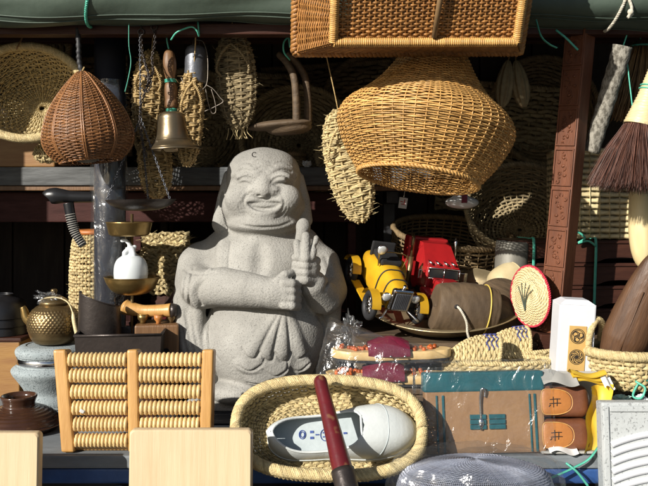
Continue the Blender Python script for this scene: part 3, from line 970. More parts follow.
# shoulder cloth folds on the far side
groove([(322, 246), (331, 268), (330, 290)], [0.9, 1.4, 0.8], 0.008, 0.6)
K([(333, 300, -0.02), (331, 340, -0.02), (322, 390, -0.01)], [9, 10, 12], 0.012)
groove([(323, 314), (327, 335), (321, 362), (310, 384)], [3.0, 4.0, 3], 0.005, -0.6)
# seam curving over the belly
groove([(218, 306), (211, 328), (214, 348), (224, 362)], 0.9, 0.003)
# gathered cloth falling from the fist
for xe in (256, 271, 286, 303):
    ridge([(289 + (xe - 284) * 0.22, 314), (287 + (xe - 284) * 0.6, 331), (xe, 351)], [4, 5.5, 7.5], 0.008, 0.7)
for xe in (263, 278, 295):
    groove([(289 + (xe - 284) * 0.25, 313), (287 + (xe - 284) * 0.6, 331), (xe, 355)], [0.9, 1.4, 1.6], 0.0025, 0.25)
for x, y, rx, rz in ((254, 364, 13, 8), (279, 368, 14, 9), (303, 363, 12, 8), (266, 378, 14, 7), (292, 379, 13, 7)):
    E(x, y, front(x, y) + 0.007, rx, 4, rz, 0.008)
for pts in ([(247, 349), (252, 357), (260, 359), (265, 352), (270, 360), (277, 361), (280, 353), (286, 361), (293, 360), (296, 352), (303, 359), (312, 352)],
            [(243, 366), (254, 372), (266, 366), (270, 359)], [(268, 370), (280, 377), (292, 370), (293, 360)], [(294, 368), (304, 371), (315, 362)], [(252, 383), (266, 385), (279, 379)], [(281, 380), (294, 386), (306, 379)]):
    groove(pts, [1.0, 1.6, 1.0], 0.002, 0.1)
# feet / plinth, flat underside
cl.box((0.0, 0.0, 0.004), (0.145, 0.11, 0.02), 0.012, 0.02)
E(240, 392, -0.09, 26, 22, 12, 0.010)
E(292, 392, -0.09, 26, 22, 12, 0.010)
ix = np.arange(cl.n[2]) * cl.h + cl.lo[2]
cl.d = np.maximum(cl.d, (0.0005 - ix)[None, None, :].astype(np.float32))
mark = [S(x, y, front(x, y) - 0.0006) for x, y in smooth_path([(258.2, 153), (255.6, 152.4), (254.2, 154.3), (255.6, 156.6), (258.6, 156.9)], 14)]
bu = thing('stone_statue', 'pale granite laughing monk statue holding a folded fan', 'statue', O0, (0, 0, -4))
cl.mesh().build('carved_body', 'stone', bu)
b = MB(); b.tube(mark, 0.0010, 5); b.build('painted_mark', 'ink_black', bu)

# ================================================================== goods hanging from the rail
ZRAIL = 1.63
def string(name, label, pts, r=0.0012, m='twine', n=24, group=None, flat=1.0):
    b = MB(); b.tube(smooth_path(pts, n), r, 6, flat=flat)
    return tag(b.build(name, m), label, 'string', group)

# wicker hamper hung base outwards, above the fish basket
c0 = P(431, -6, 1.375)
hp = thing('wicker_hamper', 'orange wicker hamper hung with its framed base facing out', 'basket', c0, (28, -1.5, 7))
Wb, Hb, Dp, fl = 0.332, 0.170, 0.12, 0.055
def hamper_side(side):
    def f(u, v):
        k = v * fl
        w, h = Wb / 2 + k, Hb / 2 + k
        if side in 'lr':
            s = -1 if side == 'l' else 1
            return np.stack([np.full_like(u, 0) + s * w, v * Dp, (u - 0.5) * 2 * h * (-s)], -1)
        s = -1 if side == 'b' else 1
        return np.stack([(u - 0.5) * 2 * w * s * -1 * -1, v * Dp, np.full_like(u, 0) + s * h], -1)
    return f
b, bs = MB(), MB()
for sd, nu in (('l', 12), ('r', 12), ('b', 24), ('t', 24)):
    f = hamper_side(sd)
    weave(b, f, nu, 34, 0.0022, 0.0014, 0.0022, closed=False, sub=4)
    stakes(bs, f, nu, 0.002, closed=False, nvs=6)
b.build('side_weave', 'wicker2', hp, 'stuff'); bs.build('stakes', 'wicker2', hp, 'stuff')
b, bs = MB(), MB()
f0 = plane_surf(Wb - 0.012, Hb - 0.012)
def base_surf(u, v):
    return f0(u, v) + np.array([0, 0.006, 0])
weave(b, base_surf, 34, 34, 0.0022, 0.0013, 0.0020, closed=False, sub=4)
stakes(bs, base_surf, 34, 0.0017, closed=False, nvs=4)
b.build('base_weave', 'wicker2', hp, 'stuff'); bs.build('base_stakes', 'wicker2', hp, 'stuff')
b = MB()
cor = [(-Wb / 2, -Hb / 2), (Wb / 2, -Hb / 2), (Wb / 2, Hb / 2), (-Wb / 2, Hb / 2)]
for i in range(4):
    (xa, za), (xb, zb) = cor[i], cor[(i + 1) % 4]
    L = math.hypot(xb - xa, zb - za)
    k = int(L / 0.0034)
    for j in range(k):
        t = (j + 0.5) / k
        x, z = xa + (xb - xa) * t, za + (zb - za) * t
        ax = 'x' if abs(xb - xa) > abs(zb - za) else 'z'
        a = np.linspace(0, 2 * math.pi, 8, endpoint=False)
        r = 0.0072
        pts = np.stack([np.full(8, x), r * np.cos(a), z + r * np.sin(a)], -1) if ax == 'x' else np.stack([x + r * np.sin(a), r * np.cos(a), np.full(8, z)], -1)
        b.tube(pts, 0.0018, 4, close=True, tone=rng.uniform(0.8, 1.2))
b.build('wrapped_frame', 'wicker', hp, 'stuff')
b = MB(); b.tube([(0.012, -0.004, -Hb / 2 + 0.01), (0.016, -0.005, 0.0), (0.022, -0.004, Hb / 2 - 0.01)], [0.0048, 0.0052, 0.0048], 8); b.build('cross_stick', 'twig', hp)
b = MB(); rr = [(s * (Wb / 2 + fl), Dp, t * (Hb / 2 + fl)) for s, t in ((-1, -1), (1, -1), (1, 1), (-1, 1))]
pth = np.concatenate([np.linspace(rr[i], rr[(i + 1) % 4], 20, endpoint=False) for i in range(4)])
braid(b, pth, 0.005, 0.0055, 3, 60, close=True); b.build('rim', 'wicker2', hp)
for s in (-1, 1):
    string('hanging_twine', 'green twine tied up over the wicker hamper', [c0 + [s * 0.1, 0.02, 0.07], c0 + [s * 0.1, 0.05, 0.13], c0 + [s * 0.10, 0.14, 0.135], c0 + [s * 0.10, 0.17, 0.12]], 0.0016, group='twine holding the hamper')

# big fish basket
c0 = P(425, 128, 1.61)
fb_ = thing('fish_basket', 'large golden wicker bulb basket hung with its open mouth down', 'basket', c0, (-9, 9, 0))
k = 1.61 / FOC
prof = [(r * k, -y * k) for r, y in ((60, 54), (62, 49), (75, 31), (84, 14), (88, 2), (86.5, -7), (80, -16), (66, -28), (53, -42), (41, -60), (32, -77), (24, -90))]
f = rev(prof)
b = MB(); weave(b, f, 52, 86, 0.00175, 0.0011, 0.0017, sub=4, sides=5, tones=(0.62, 1.2), jit=0.12); b.build('weave', 'wicker', fb_, 'stuff')
b = MB(); stakes(b, f, 52, 0.0014, nvs=40); b.build('stakes', 'wicker', fb_, 'stuff')
b = MB(); braid(b, ring_path(60 * k, z=-53 * k), 0.0022, 0.0026, 2, 50, close=True); b.build('mouth_rim', 'wicker', fb_)
b = MB(); braid(b, ring_path(24 * k, z=90 * k), 0.003, 0.0035, 2, 20, close=True); b.build('top_rim', 'wicker', fb_)
string('hanging_twine', 'green twine from the neck of the fish basket to the rail', [c0 + [0.04, 0, 88 * k], c0 + [0.03, 0.0, 0.19], c0 + [0.035, 0.01, 0.205]], 0.0016)

# pale straw bowl hung on its side, opening outwards
c0 = P(26, 92, 1.69)
k = 1.69 / FOC
sb = thing('straw_bowl_basket', 'pale straw bowl basket hung with its opening facing out', 'basket', c0, (78, 8, 0))
prof = [(59 * k, 0.0), (57 * k, -14 * k), (51 * k, -30 * k), (38 * k, -44 * k), (20 * k, -50 * k), (3 * k, -51 * k)]
f = rev(prof, 1.0, 0.82)
b = MB(); weave(b, f, 52, 48, 0.0018, 0.0014, 0.0026, sub=4, sides=5, tones=(0.65, 1.2), jit=0.22, pair=2); fuzz(b, f, 240, 0.02, 0.0005, 0.0025, sgn=-1); b.build('weave', 'straw', sb, 'stuff')
b = MB(); stakes(b, f, 52, 0.0018, nvs=16); b.build('stakes', 'straw', sb, 'stuff')
b = MB(); braid(b, ring_path(59 * k, 59 * k * 0.82, z=0.001), 0.0068, 0.0030, 8, 30, close=True, per=14); b.build('braided_rim', 'straw', sb)
string('hanging_twine', 'dark cord loop holding up the straw bowl basket', [c0 + [-0.02, 0.0, 0.09], c0 + [0.0, 0.02, 0.16], c0 + [0.01, 0.0, 0.24]], 0.002, 'twig')

# red-brown wicker cloche with wrapped handle
c0 = P(87, 120, 1.61)
k = 1.61 / FOC
wc = thing('wicker_cloche', 'red brown wicker bell shaped basket with black wrapped handle', 'basket', c0, (0, -6, 0))
prof = [(30 * k, -41 * k), (36 * k, -36 * k), (42 * k, -28 * k), (44.5 * k, -18 * k), (42 * k, -5 * k), (36 * k, 10 * k), (27 * k, 24 * k), (17 * k, 36 * k), (9 * k, 44 * k), (4 * k, 48 * k)]
f = rev(prof)
b = MB(); weave(b, f, 36, 66, 0.00165, 0.0009, 0.0012, sub=4, tones=(0.62, 1.25)); b.build('weave', 'wicker3', wc, 'stuff')
b = MB(); stakes(b, f, 36, 0.0012, nvs=30); stakes(b, f, 9, 0.0019, nvs=30, group=2, spread=0.007, off=0.0008, tones=(1.0, 1.3)); b.build('ribs', 'wicker3', wc, 'stuff')
b = MB(); braid(b, ring_path(30 * k, z=-41 * k), 0.0014, 0.0017, 2, 30, close=True); b.build('rim', 'wicker3', wc)
b = MB(); pts = smooth_path([(0, 0, 46 * k), (-0.003, 0, 60 * k), (-0.001, 0, 75 * k), (-0.002, 0.01, 96 * k), (-0.001, 0.02, 103 * k)], 40)
b.tube(pts, 0.0052 + 0.0009 * np.sin(np.arange(40) * 1.7), 10); b.build('wrapped_handle', 'rubber', wc)
b = MB(); b.ell((-0.006, 0, -37 * k), (0.026, 0.026, 0.012), 24, 12); b.build('inner_disc', 'zinc', wc)
b = MB(); braid(b, smooth_path([(0.0, -0.006, 47 * k), (0.008, -0.008, 52 * k), (0.004, -0.009, 46 * k), (0.02, -0.016, 38 * k)], 20), 0.0007, 0.0009, 2, 10); b.build('tie_wire', 'straw2', wc)

# hand bell
c0 = P(173, 131, 1.655)
k = 1.655 / FOC
hb = thing('hand_bell', 'bronze hand bell with dark wood handle hung on green twine', 'bell', c0, (0, -3, 0))
b = MB()
outer = [(0.001, 19), (8, 19), (12.5, 17.5), (14.5, 14), (15, 10), (16, 0), (17.5, -6), (20, -11), (24, -15), (26.5, -17.5), (26.8, -19), (25, -19.3)]
inner = [(25, -19.3), (22, -15), (18, -10), (14, 0), (13, 10), (0.5, 15)]
pr = np.array(outer + inner) * k
b.lathe(np.vstack([smooth_path(np.array(outer) * k, 40), smooth_path(np.array(inner) * k, 16)]), 40); bb = b.build('bell', 'bronze', hb)
b = MB()
for z, r in ((-9, 19.0), (-16.2, 25.4)):
    b.tube(ring_path(r * k, z=z * k, n=40), 0.0007, 5, close=True)
b.build('bead_ring', 'bronze', bb)
b = MB(); b.lathe(np.array([(0.1, 82), (2, 81.5), (5, 78), (6.6, 71), (6.8, 64), (5.6, 57), (4.6, 52), (4.6, 49), (6.2, 45), (6.8, 38), (6.6, 31), (7, 29), (7, 24), (5, 22), (4.5, 18)]) * k, 20, dense=60); b.build('handle', 'wood_brown', hb)
for z in (50, 20.5):
    b = MB()
    for j in range(3):
        b.tube(ring_path(5.4 * k, z=(z + j * 1.2 - 1.2) * k, n=20), 0.0013, 5, close=True)
    b.build('twine_band', 'twine', hb)
b = MB(); b.tube([(0, 0, 12 * k), (0.002, 0, -14 * k)], 0.001); b.ell((0.002, 0, -15 * k), 0.006, 10, 8); b.build('clapper', 'iron', hb)
string('hanging_twine', 'green twine holding up the bronze hand bell', [c0 + [-0.008, 0, 80 * k], c0 + [-0.0125, -0.002, 92 * k], c0 + [-0.012, 0.0, 108 * k], c0 + [-0.015, 0.0, 120 * k]], 0.0017)
string('twine_bow', 'green twine bow looped between bell and cylinder weight', [P(171, 40, 1.61), P(176, 33, 1.60), P(184, 29, 1.60), P(192, 27, 1.60), P(197, 31, 1.60), P(199, 36, 1.61), P(198, 22, 1.61)], 0.0018, n=40)
string('dangling_twine', 'loose green twine end dangling beside the chains', [P(129, 18, 1.59), P(129, 45, 1.59), P(131, 62, 1.59), P(128, 80, 1.58), P(125, 92, 1.57)], 0.0022, flat=0.4)

# grey cylinder bell on a wire
c0 = P(195.5, 66, 1.675)
k = 1.675 / FOC
cw = thing('cylinder_bell', 'small grey steel cylinder bell with a loose wire loop', 'bell', c0, (0, 2, 0))
b = MB(); b.lathe(np.array([(0.1, 20.5), (5, 20.5), (9, 18.5), (10.6, 15), (11, 0), (11.3, -15), (11.2, -17), (9.8, -17), (9.5, 12), (0.2, 16)]) * k, 32); b.build('body', 'steel', cw)
b = MB(); b.tube(smooth_path([(-3 * k, 0, 20 * k), (-3 * k, 0, 25 * k), (0, 0, 27 * k), (3 * k, 0, 25 * k), (3 * k, 0, 20 * k)], 16), 0.0014, 6); b.build('hanger', 'iron', cw)
b = MB(); b.tube(smooth_path([(0, -0.002, 26 * k), (7 * k, -0.004, 24 * k), (12 * k, -0.012, 12 * k), (14 * k, -0.02, -5 * k), (13 * k, -0.022, -20 * k), (6 * k, -0.024, -26 * k), (-6 * k, -0.024, -24 * k), (-12 * k, -0.022, -14 * k)], 50), 0.0010, 6)
b.tube(smooth_path([(13 * k, -0.022, -20 * k), (20 * k, -0.022, -24 * k), (27 * k, -0.02, -32 * k), (30 * k, -0.02, -36 * k), (22 * k, -0.018, -41 * k), (12 * k, -0.018, -46 * k)], 40), 0.0010, 6)
b.tube(smooth_path([(12 * k, -0.02, -22 * k), (15 * k, -0.02, -36 * k), (19 * k, -0.018, -47 * k), (23 * k, -0.018, -46 * k), (22 * k, -0.02, -36 * k), (18 * k, -0.02, -24 * k)], 40), 0.0010, 6)
b.build('wire_loop', 'wire', cw)
string('hanging_twine', 'green twine holding up the grey cylinder bell', [c0 + [0, 0, 27 * k], c0 + [0.003, -0.002, 40 * k], c0 + [0.004, 0, 52 * k]], 0.0017)

# chains
b = MB()
chain(b, smooth_path([P(141, 33, 1.61), P(142, 50, 1.61), P(146, 66, 1.60), P(149, 80, 1.60), P(144, 95, 1.60), P(140, 112, 1.61), P(141, 135, 1.61), P(147, 158, 1.61)], 60), 0.0075, 0.0012)
chain(b, smooth_path([P(154, 30, 1.61), P(155, 42, 1.61), P(152, 58, 1.61), P(153, 72, 1.60), P(147, 86, 1.59), P(149, 76, 1.59), P(144, 60, 1.60)], 60), 0.0075, 0.0012)
chain(b, smooth_path([P(143, 75, 1.595), P(151, 82, 1.59), P(147, 92, 1.595), P(142, 88, 1.595)], 40), 0.0065, 0.0012)
for x, y in ((141, 32), (154, 27)):
    b.tube(ring_path(0.006, n=20) @ np.array(Euler((rad(90), 0, 0)).to_matrix()).T + P(x, y, 1.61), 0.0014, 6, close=True)
b.tube(smooth_path([P(154, 24, 1.61), P(154, 15, 1.615)], 6), 0.0012, 5); b.tube(smooth_path([P(141, 29, 1.61), P(142, 15, 1.615)], 6), 0.0012, 5)
tag(b.build('steel_chain', 'iron'), 'tangled dark steel chains hanging beside the hand bell', 'chain')

# straw sandals hung at the back
def sandal(name, label, c, rot, L, W, th=0.012, nv=20, nu=10, m='straw2', tassel=False, sw=None, shape=None, group=None, cord=True):
    t = thing(name, label, 'sandal', c, rot, group)
    sh_ = shape or (lambda v: 0.62 + 0.38 * np.sin(np.clip(v, 0, 1) * math.pi * 0.9 + 0.25) )
    def f(u, v):
        a = 2 * math.pi * u
        endc = np.sqrt(np.clip(1 - np.abs(2 * v - 1) ** 5, 0.02, 1))
        w = W / 2 * sh_(v) * endc
        return np.stack([w * np.cos(a), -th * endc * np.sin(a) * 1.0, (0.5 - v) * L], -1)
    b = MB(); nv = int(nv * 1.35) * 3; weave(b, f, nu, nv, L / nv * 0.60, 0.0017, 0.0034, sub=5, sides=5, tones=(0.62, 1.25), jit=0.28, pair=3); fuzz(b, f, 120, L * 0.10, 0.0005, 0.0022); b.build('woven_sole', m, t, 'stuff')
    b = MB(); stakes(b, f, nu, 0.0026, nvs=16); b.build('core_cords', m, t, 'stuff')
    if tassel:
        b = MB()
        for i in range(14):
            x = rng.uniform(-0.3, 0.3) * W
            p = np.array([x, 0, -L / 2 + 0.004])
            b.tube(smooth_path([p, p + [rng.uniform(-0.006, 0.006), rng.uniform(-0.004, 0.004), -0.012], p + [rng.uniform(-0.013, 0.013), rng.uniform(-0.008, 0.004), -0.026]], 8), 0.0009, 4)
        b.build('frayed_end', 'straw', t)
    b = MB()
    for s in (-1, 1):
        braid(b, smooth_path([(s * W * 0.36, -th, L * 0.05), (s * W * 0.42, -th - 0.012, L * 0.12), (s * W * 0.25, -th - 0.016, L * 0.26), (0, -th - 0.010, L * 0.36)], 20), 0.0014, 0.0017, 2, 10)
    b.build('strap_cord', m, t)
    if cord:
        b = MB(); b.tube(smooth_path([(0, 0, L / 2 - 0.006), (0.002, -0.01, L / 2 + 0.02), (0, -0.03, 1.69 - c[2])], 12), 0.0014, 5); b.build('hanging_cord', 'straw2', t)
    return t
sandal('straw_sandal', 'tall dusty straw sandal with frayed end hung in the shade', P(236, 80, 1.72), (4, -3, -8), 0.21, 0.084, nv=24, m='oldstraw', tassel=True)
sandal('straw_sandal', 'chunky pale straw sandal hung behind the steel chains', P(148, 95, 1.71), (0, 4, 10), 0.19, 0.062, 0.013, nv=15, m='straw2')
sandal('straw_sandal', 'golden straw sandal hung low behind the scale chains', P(155, 165, 1.72), (0, -5, 0), 0.145, 0.068, 0.012, nv=14, m='straw2')
sandal('straw_sandal', 'golden straw sandal hung behind the cylinder bell', P(190, 118, 1.66), (0, 3, 14), 0.2, 0.05, 0.012, nv=17, m='straw2')
sandal('straw_sandal', 'thick pale straw sandal hung left of the fish basket mouth', P(349, 166, 1.74), (0, -12, 0), 0.25, 0.094, 0.015, nv=20, nu=10, m='straw')
sandal('straw_sandal', 'small pale straw sandal tip under the straw bowl basket', P(55, 150, 1.72), (0, 75, 0), 0.09, 0.046, 0.014, nv=9, m='straw', cord=False)

# old wooden back strap loom seat: plate with two bent uprights
c0 = P(283, 122, 1.74)
k = 1.74 / FOC
ws = thing('wooden_stirrup', 'old grey wooden oval plate with two bent uprights hung in shade', 'tool', c0, (0, -4, -15))
cq = Clay((-0.09, -0.055, -0.03), (0.10, 0.06, 0.16), 0.0025)
cq.ell((-0.01, 0, -0.006), (0.075, 0.036, 0.011), 0.004); cq.ell((0.012, 0.006, -0.016), (0.05, 0.03, 0.014), 0.006)
cq.mesh().build('plate', 'wood_old', ws)
for s, x in ((-1, 0.035), (1, 0.052)):
    b = MB(); b.tube(smooth_path([(x, s * 0.015, -0.008), (x + 0.003, s * 0.016, 0.05), (x, s * 0.014, 0.095), (x - 0.016, s * 0.009, 0.128), (x - 0.034, 0.0, 0.148)], 30), np.linspace(0.0088, 0.0075, 30), 10); b.build('upright', 'wood_old', ws)
string('twine_loop', 'green twine loop on the old wooden oval plate', [P(290, 60, 1.69), P(284, 52, 1.68), P(284, 42, 1.68), P(289, 38, 1.68), P(290, 48, 1.68), P(288, 30, 1.68)], 0.002)

# ribbed dried loofahs
for i, (x, y, ry) in enumerate(((505, 84, 8), (520, 84, -10))):
    c0 = P(x, y, 1.78)
    t = thing('dried_loofah', ('ribbed dried loofah gourd hung beside the wicker hamper', 'ribbed dried loofah gourd hung between its twin and the beam')[i], 'gourd', c0, (0, ry, 0), 'hung loofah gourds')
    a = np.linspace(0, 2 * math.pi, 60, endpoint=False)
    A = []
    for v in np.linspace(0.02, 0.98, 30):
        r = 0.019 * math.sin(math.pi * v) ** 0.55 * (0.85 + 0.25 * v)
        rr = r * (1 + 0.10 * np.cos(9 * a)) + 0.0005 * np.sin(v * 60 + 3 * a)
        A.append(np.stack([rr * np.cos(a), rr * np.sin(a), np.full(60, 0.055 - 0.11 * v)], -1))
    b = MB(); b.grid(A, close_u=True); b.build('fruit', 'oldstraw', t)
    b = MB(); b.tube(smooth_path([(0, 0, 0.053), (0.003, 0, 0.08), (0, -0.02, 0.145)], 12), 0.0018, 6); b.build('stem', 'twig', t)
# teal straps at the rail
string('teal_strap', 'flat teal strap end hanging beside the wicker hamper', [P(536, 20, 1.545), P(541, 36, 1.54), P(549, 44, 1.54), P(557, 48, 1.54)], 0.004, flat=0.25)
string('teal_strap', 'small teal twine curl beneath the rolled awning', [P(556, 30, 1.60), P(566, 38, 1.59), P(572, 44, 1.59), P(578, 50, 1.59)], 0.0022)

# ------------------------------------------------------------------ balance pan on chains, and two-tier brass stand
c0 = P(141, 203, 1.635)
k = 1.635 / FOC
sp_ = thing('balance_pan', 'dark shallow balance pan hanging on three steel chains', 'scale pan', c0, (0, -1, 0))
b = MB(); b.lathe(np.array([(0.1, -8), (16, -7), (26, -4), (32, 0), (34.5, 3), (35, 3.4), (33, 3), (25, -2), (14, -5), (0.1, -6)]) * k, 40, dense=50); b.build('pan', 'iron', sp_)
b = MB()
apex = P(146, 158, 1.50) - c0
apex = (P(142, 118, 1.625) - c0)
for an in (170, 20, 270):
    p = np.array([33 * k * math.cos(rad(an)), 33 * k * math.sin(rad(an)) * -1, 4 * k])
    chain(b, np.linspace(p, apex, 20), 0.0065, 0.0009)
chain(b, np.linspace(apex, P(143, 18, 1.615) - c0, 20), 0.0065, 0.0009)
b.build('pan_chains', 'steel', sp_)

bs_ = thing('brass_stand', 'two tier brass stand with round pans on a thin rod', 'stand', P(132, 400, 1.70) * [1, 1, 0] + [0, 0, ZT])
k = 1.70 / FOC
zt = lambda py: P(0, py, 1.70)[2] - ZT
b = MB(); b.tube([(0, 0, 0.008), (0, 0, zt(214))], 0.0032, 10); b.lathe([(0.001, 0.014), (0.01, 0.013), (0.04, 0.006), (0.045, 0.0), (0.001, 0.0)], 28); b.build('rod', 'brass_dark', bs_)
b = MB(); b.lathe(np.array([(0.1, -7), (17, -7), (20, -5), (22.5, 6), (23.5, 7), (22, 6.5), (18.5, -4), (0.1, -5.5)]) * k, 36, M=TR((-0.006, 0, zt(229)))); b.build('upper_pan', 'brass', bs_)
b = MB(); b.lathe(np.array([(0.1, -11), (12, -10), (20, -6), (25, 1), (27, 6), (27.6, 7), (26, 6.4), (19, -4), (12, -8), (0.1, -9)]) * k, 36, dense=50, M=TR((0, 0, zt(284)))); b.build('lower_pan', 'brass', bs_)

bt = thing('porcelain_bottle', 'squat white porcelain bottle with knotted white film on top', 'bottle', bs_.location + Vector((-0.002, -0.002, zt(284) - 8.3 * k)), (0, 0, 0))
prof = np.array([(0.1, 0), (10, 0), (13, 1), (15.5, 8), (16.8, 18), (16.2, 27), (13.5, 33), (9, 36.5), (5.5, 38.5), (4.5, 42), (5.5, 45)]) * k
b = MB(); b.lathe(prof, 36, dense=60); b.build('body', 'porcelain', bt)
cq = Clay((-0.035, -0.025, 0.06), (0.035, 0.025, 0.13), 0.0015)
z0 = 41 * k
cq.ell((0, 0, z0), (0.010, 0.010, 0.011), 0.004)
cq.cap([(0.004, -0.006, z0 + 0.004), (0.008, -0.010, z0 - 0.006), (0.012, -0.011, z0 - 0.014)], [0.006, 0.0055, 0.003], 0.003)
cq.cap([(-0.004, -0.006, z0 + 0.004), (-0.010, -0.010, z0 - 0.003), (-0.014, -0.009, z0 - 0.013)], [0.006, 0.006, 0.003], 0.003)
cq.cap([(0, 0, z0 + 0.006), (-0.003, -0.003, z0 + 0.016), (-0.010, -0.004, z0 + 0.024), (-0.017, -0.004, z0 + 0.023)], [0.006, 0.004, 0.0035, 0.0042], 0.003)
cq.cap([(0, 0.002, z0 + 0.004), (0.008, 0.002, z0 + 0.010)], [0.006, 0.004], 0.003)
cq.mesh().build('knotted_film', 'rag', bt)

# black pipe-shaped horn with corded grip
c0 = P(72, 197, 1.74)
k = 1.74 / FOC
ph = thing('corded_horn', 'black wooden pipe shaped horn with silver corded grip by the post', 'tool', c0)
b = MB(); b.tube(smooth_path([(-24 * k, 0, -1 * k), (-21 * k, 0, 1 * k), (-10 * k, 0, 1 * k), (4 * k, 0.004, 0), (20 * k, 0.01, 0), (30 * k, 0.015, 1 * k)], 30), np.interp(np.linspace(0, 1, 30), [0, 0.06, 0.3, 0.5, 1], [0.006, 0.016, 0.018, 0.013, 0.011]), 16); b.build('head', 'black', ph)
g = smooth_path([(-3 * k, -0.004, -6 * k), (0, -0.004, -22 * k), (4 * k, -0.004, -36 * k), (12 * k, -0.004, -49 * k)], 60)
b = MB(); b.tube(g, np.linspace(0.0115, 0.0085, 60), 12); gp = b.build('grip', 'black', ph)
b = MB()
for j in range(14, 58, 3):
    t = nrm(g[j + 1] - g[j - 1]); n1 = nrm(np.cross(t, [0, 1, 0])); a = np.linspace(0, 2 * math.pi, 14, endpoint=False)
    r = np.interp(j, [0, 60], [0.0122, 0.0092])
    b.tube(g[j] + r * (np.cos(a)[:, None] * n1 + np.sin(a)[:, None] * np.array([0, 1, 0])), 0.0009, 4, close=True)
b.build('cord_binding', 'cord', gp)

# dark baskets and trays at the back
def round_tray(label, x, y, d, r, rot, m='darkweave', nv=18, nu=40, dep=0.05, cat='basket', nm='woven_tray'):
    t = thing(nm, label, cat, P(x, y, d), rot)
    f = rev([(r, 0), (r * 0.98, -dep * 0.5), (r * 0.86, -dep * 0.9), (r * 0.5, -dep), (r * 0.04, -dep)])
    b = MB(); weave(b, f, nu, nv, r / nv * 0.62, 0.0022, 0.0026, sub=4); b.build('weave', m, t, 'stuff')
    b = MB(); stakes(b, f, nu, 0.002, nvs=10); b.build('stakes', m, t, 'stuff')
    b = MB(); braid(b, ring_path(r), 0.004, 0.0045, 3, 40, close=True); b.build('rim', m, t)
    return t
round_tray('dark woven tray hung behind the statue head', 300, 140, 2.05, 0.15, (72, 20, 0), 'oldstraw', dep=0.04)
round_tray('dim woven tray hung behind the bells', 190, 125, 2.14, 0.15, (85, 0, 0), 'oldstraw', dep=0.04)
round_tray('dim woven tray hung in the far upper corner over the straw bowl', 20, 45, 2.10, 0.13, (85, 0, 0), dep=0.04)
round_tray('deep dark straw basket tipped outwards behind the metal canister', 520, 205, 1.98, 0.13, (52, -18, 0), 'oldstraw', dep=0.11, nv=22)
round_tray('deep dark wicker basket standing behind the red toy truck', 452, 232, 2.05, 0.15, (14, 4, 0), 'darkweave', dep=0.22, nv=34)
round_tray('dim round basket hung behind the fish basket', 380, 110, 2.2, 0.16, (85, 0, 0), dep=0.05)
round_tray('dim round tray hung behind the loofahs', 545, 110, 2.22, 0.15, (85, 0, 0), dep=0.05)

# small bright scraps seen in the dark under the fish basket
t = thing('price_card', 'small white card with red mark hung in the dark under the fish basket', 'card', P(403, 203, 1.93), (0, 8, 0))
b = MB(); b.box((0.020, 0.0015, 0.026), (0, 0, 0), bev=0.0003); b.build('card', 'paper', t)
b = MB()
for x, z, w, h in ((0.003, 0.004, 0.002, 0.010), (0.001, -0.003, 0.010, 0.002), (-0.004, 0.003, 0.006, 0.002)):
    b.box((w, 0.001, h), (x, -0.0014, z), bev=0)
b.build('printed_mark', 'ink_red', t)
b = MB(); b.tube(smooth_path([(0, 0, 0.012), (0.003, 0.02, 0.12), (0, 0.03, 0.40)], 12), 0.0008, 4); b.build('hanging_thread', 'rope', t)
t = thing('striped_pouch', 'small white and maroon striped pouch on the rim of the wicker basket', 'pouch', P(462, 200, 1.92), (0, 0, 10))
cq = Clay((-0.05, -0.03, -0.03), (0.05, 0.03, 0.03), 0.0025)
cq.ell((0, 0, -0.006), (0.042, 0.018, 0.015), 0.006); cq.ell((-0.004, 0, 0.008), (0.016, 0.014, 0.014), 0.012)
cq.mesh().build('pouch', 'paper', t)
b = MB(); a = np.linspace(rad(-20), rad(200), 16); b.grid(np.array([np.stack([np.full(16, x), -0.0205 * np.cos(a) * 0 - 0.021 * np.sin(a), 0.004 + 0.022 * np.cos(a)], -1) for x in (-0.008, 0.006)])); b.build('stripe', 'leather_maroon', t)

# large plaited mats hung at the very back
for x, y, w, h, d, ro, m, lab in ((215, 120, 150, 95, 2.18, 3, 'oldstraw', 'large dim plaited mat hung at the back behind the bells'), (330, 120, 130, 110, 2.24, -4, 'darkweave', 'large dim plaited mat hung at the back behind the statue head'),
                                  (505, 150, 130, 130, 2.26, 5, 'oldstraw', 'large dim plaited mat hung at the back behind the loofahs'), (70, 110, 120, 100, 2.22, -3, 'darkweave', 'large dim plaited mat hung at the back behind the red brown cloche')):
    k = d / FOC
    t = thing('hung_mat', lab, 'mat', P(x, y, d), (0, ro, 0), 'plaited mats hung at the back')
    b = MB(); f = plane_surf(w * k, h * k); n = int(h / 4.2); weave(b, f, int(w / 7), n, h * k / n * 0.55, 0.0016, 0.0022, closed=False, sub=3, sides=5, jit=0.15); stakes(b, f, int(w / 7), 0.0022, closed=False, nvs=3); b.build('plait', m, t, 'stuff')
    b = MB(); braid(b, np.array([(-w * k / 2, 0, h * k / 2), (w * k / 2, 0, h * k / 2)]), 0.003, 0.0035, 2, 30); b.build('top_edge', m, t)
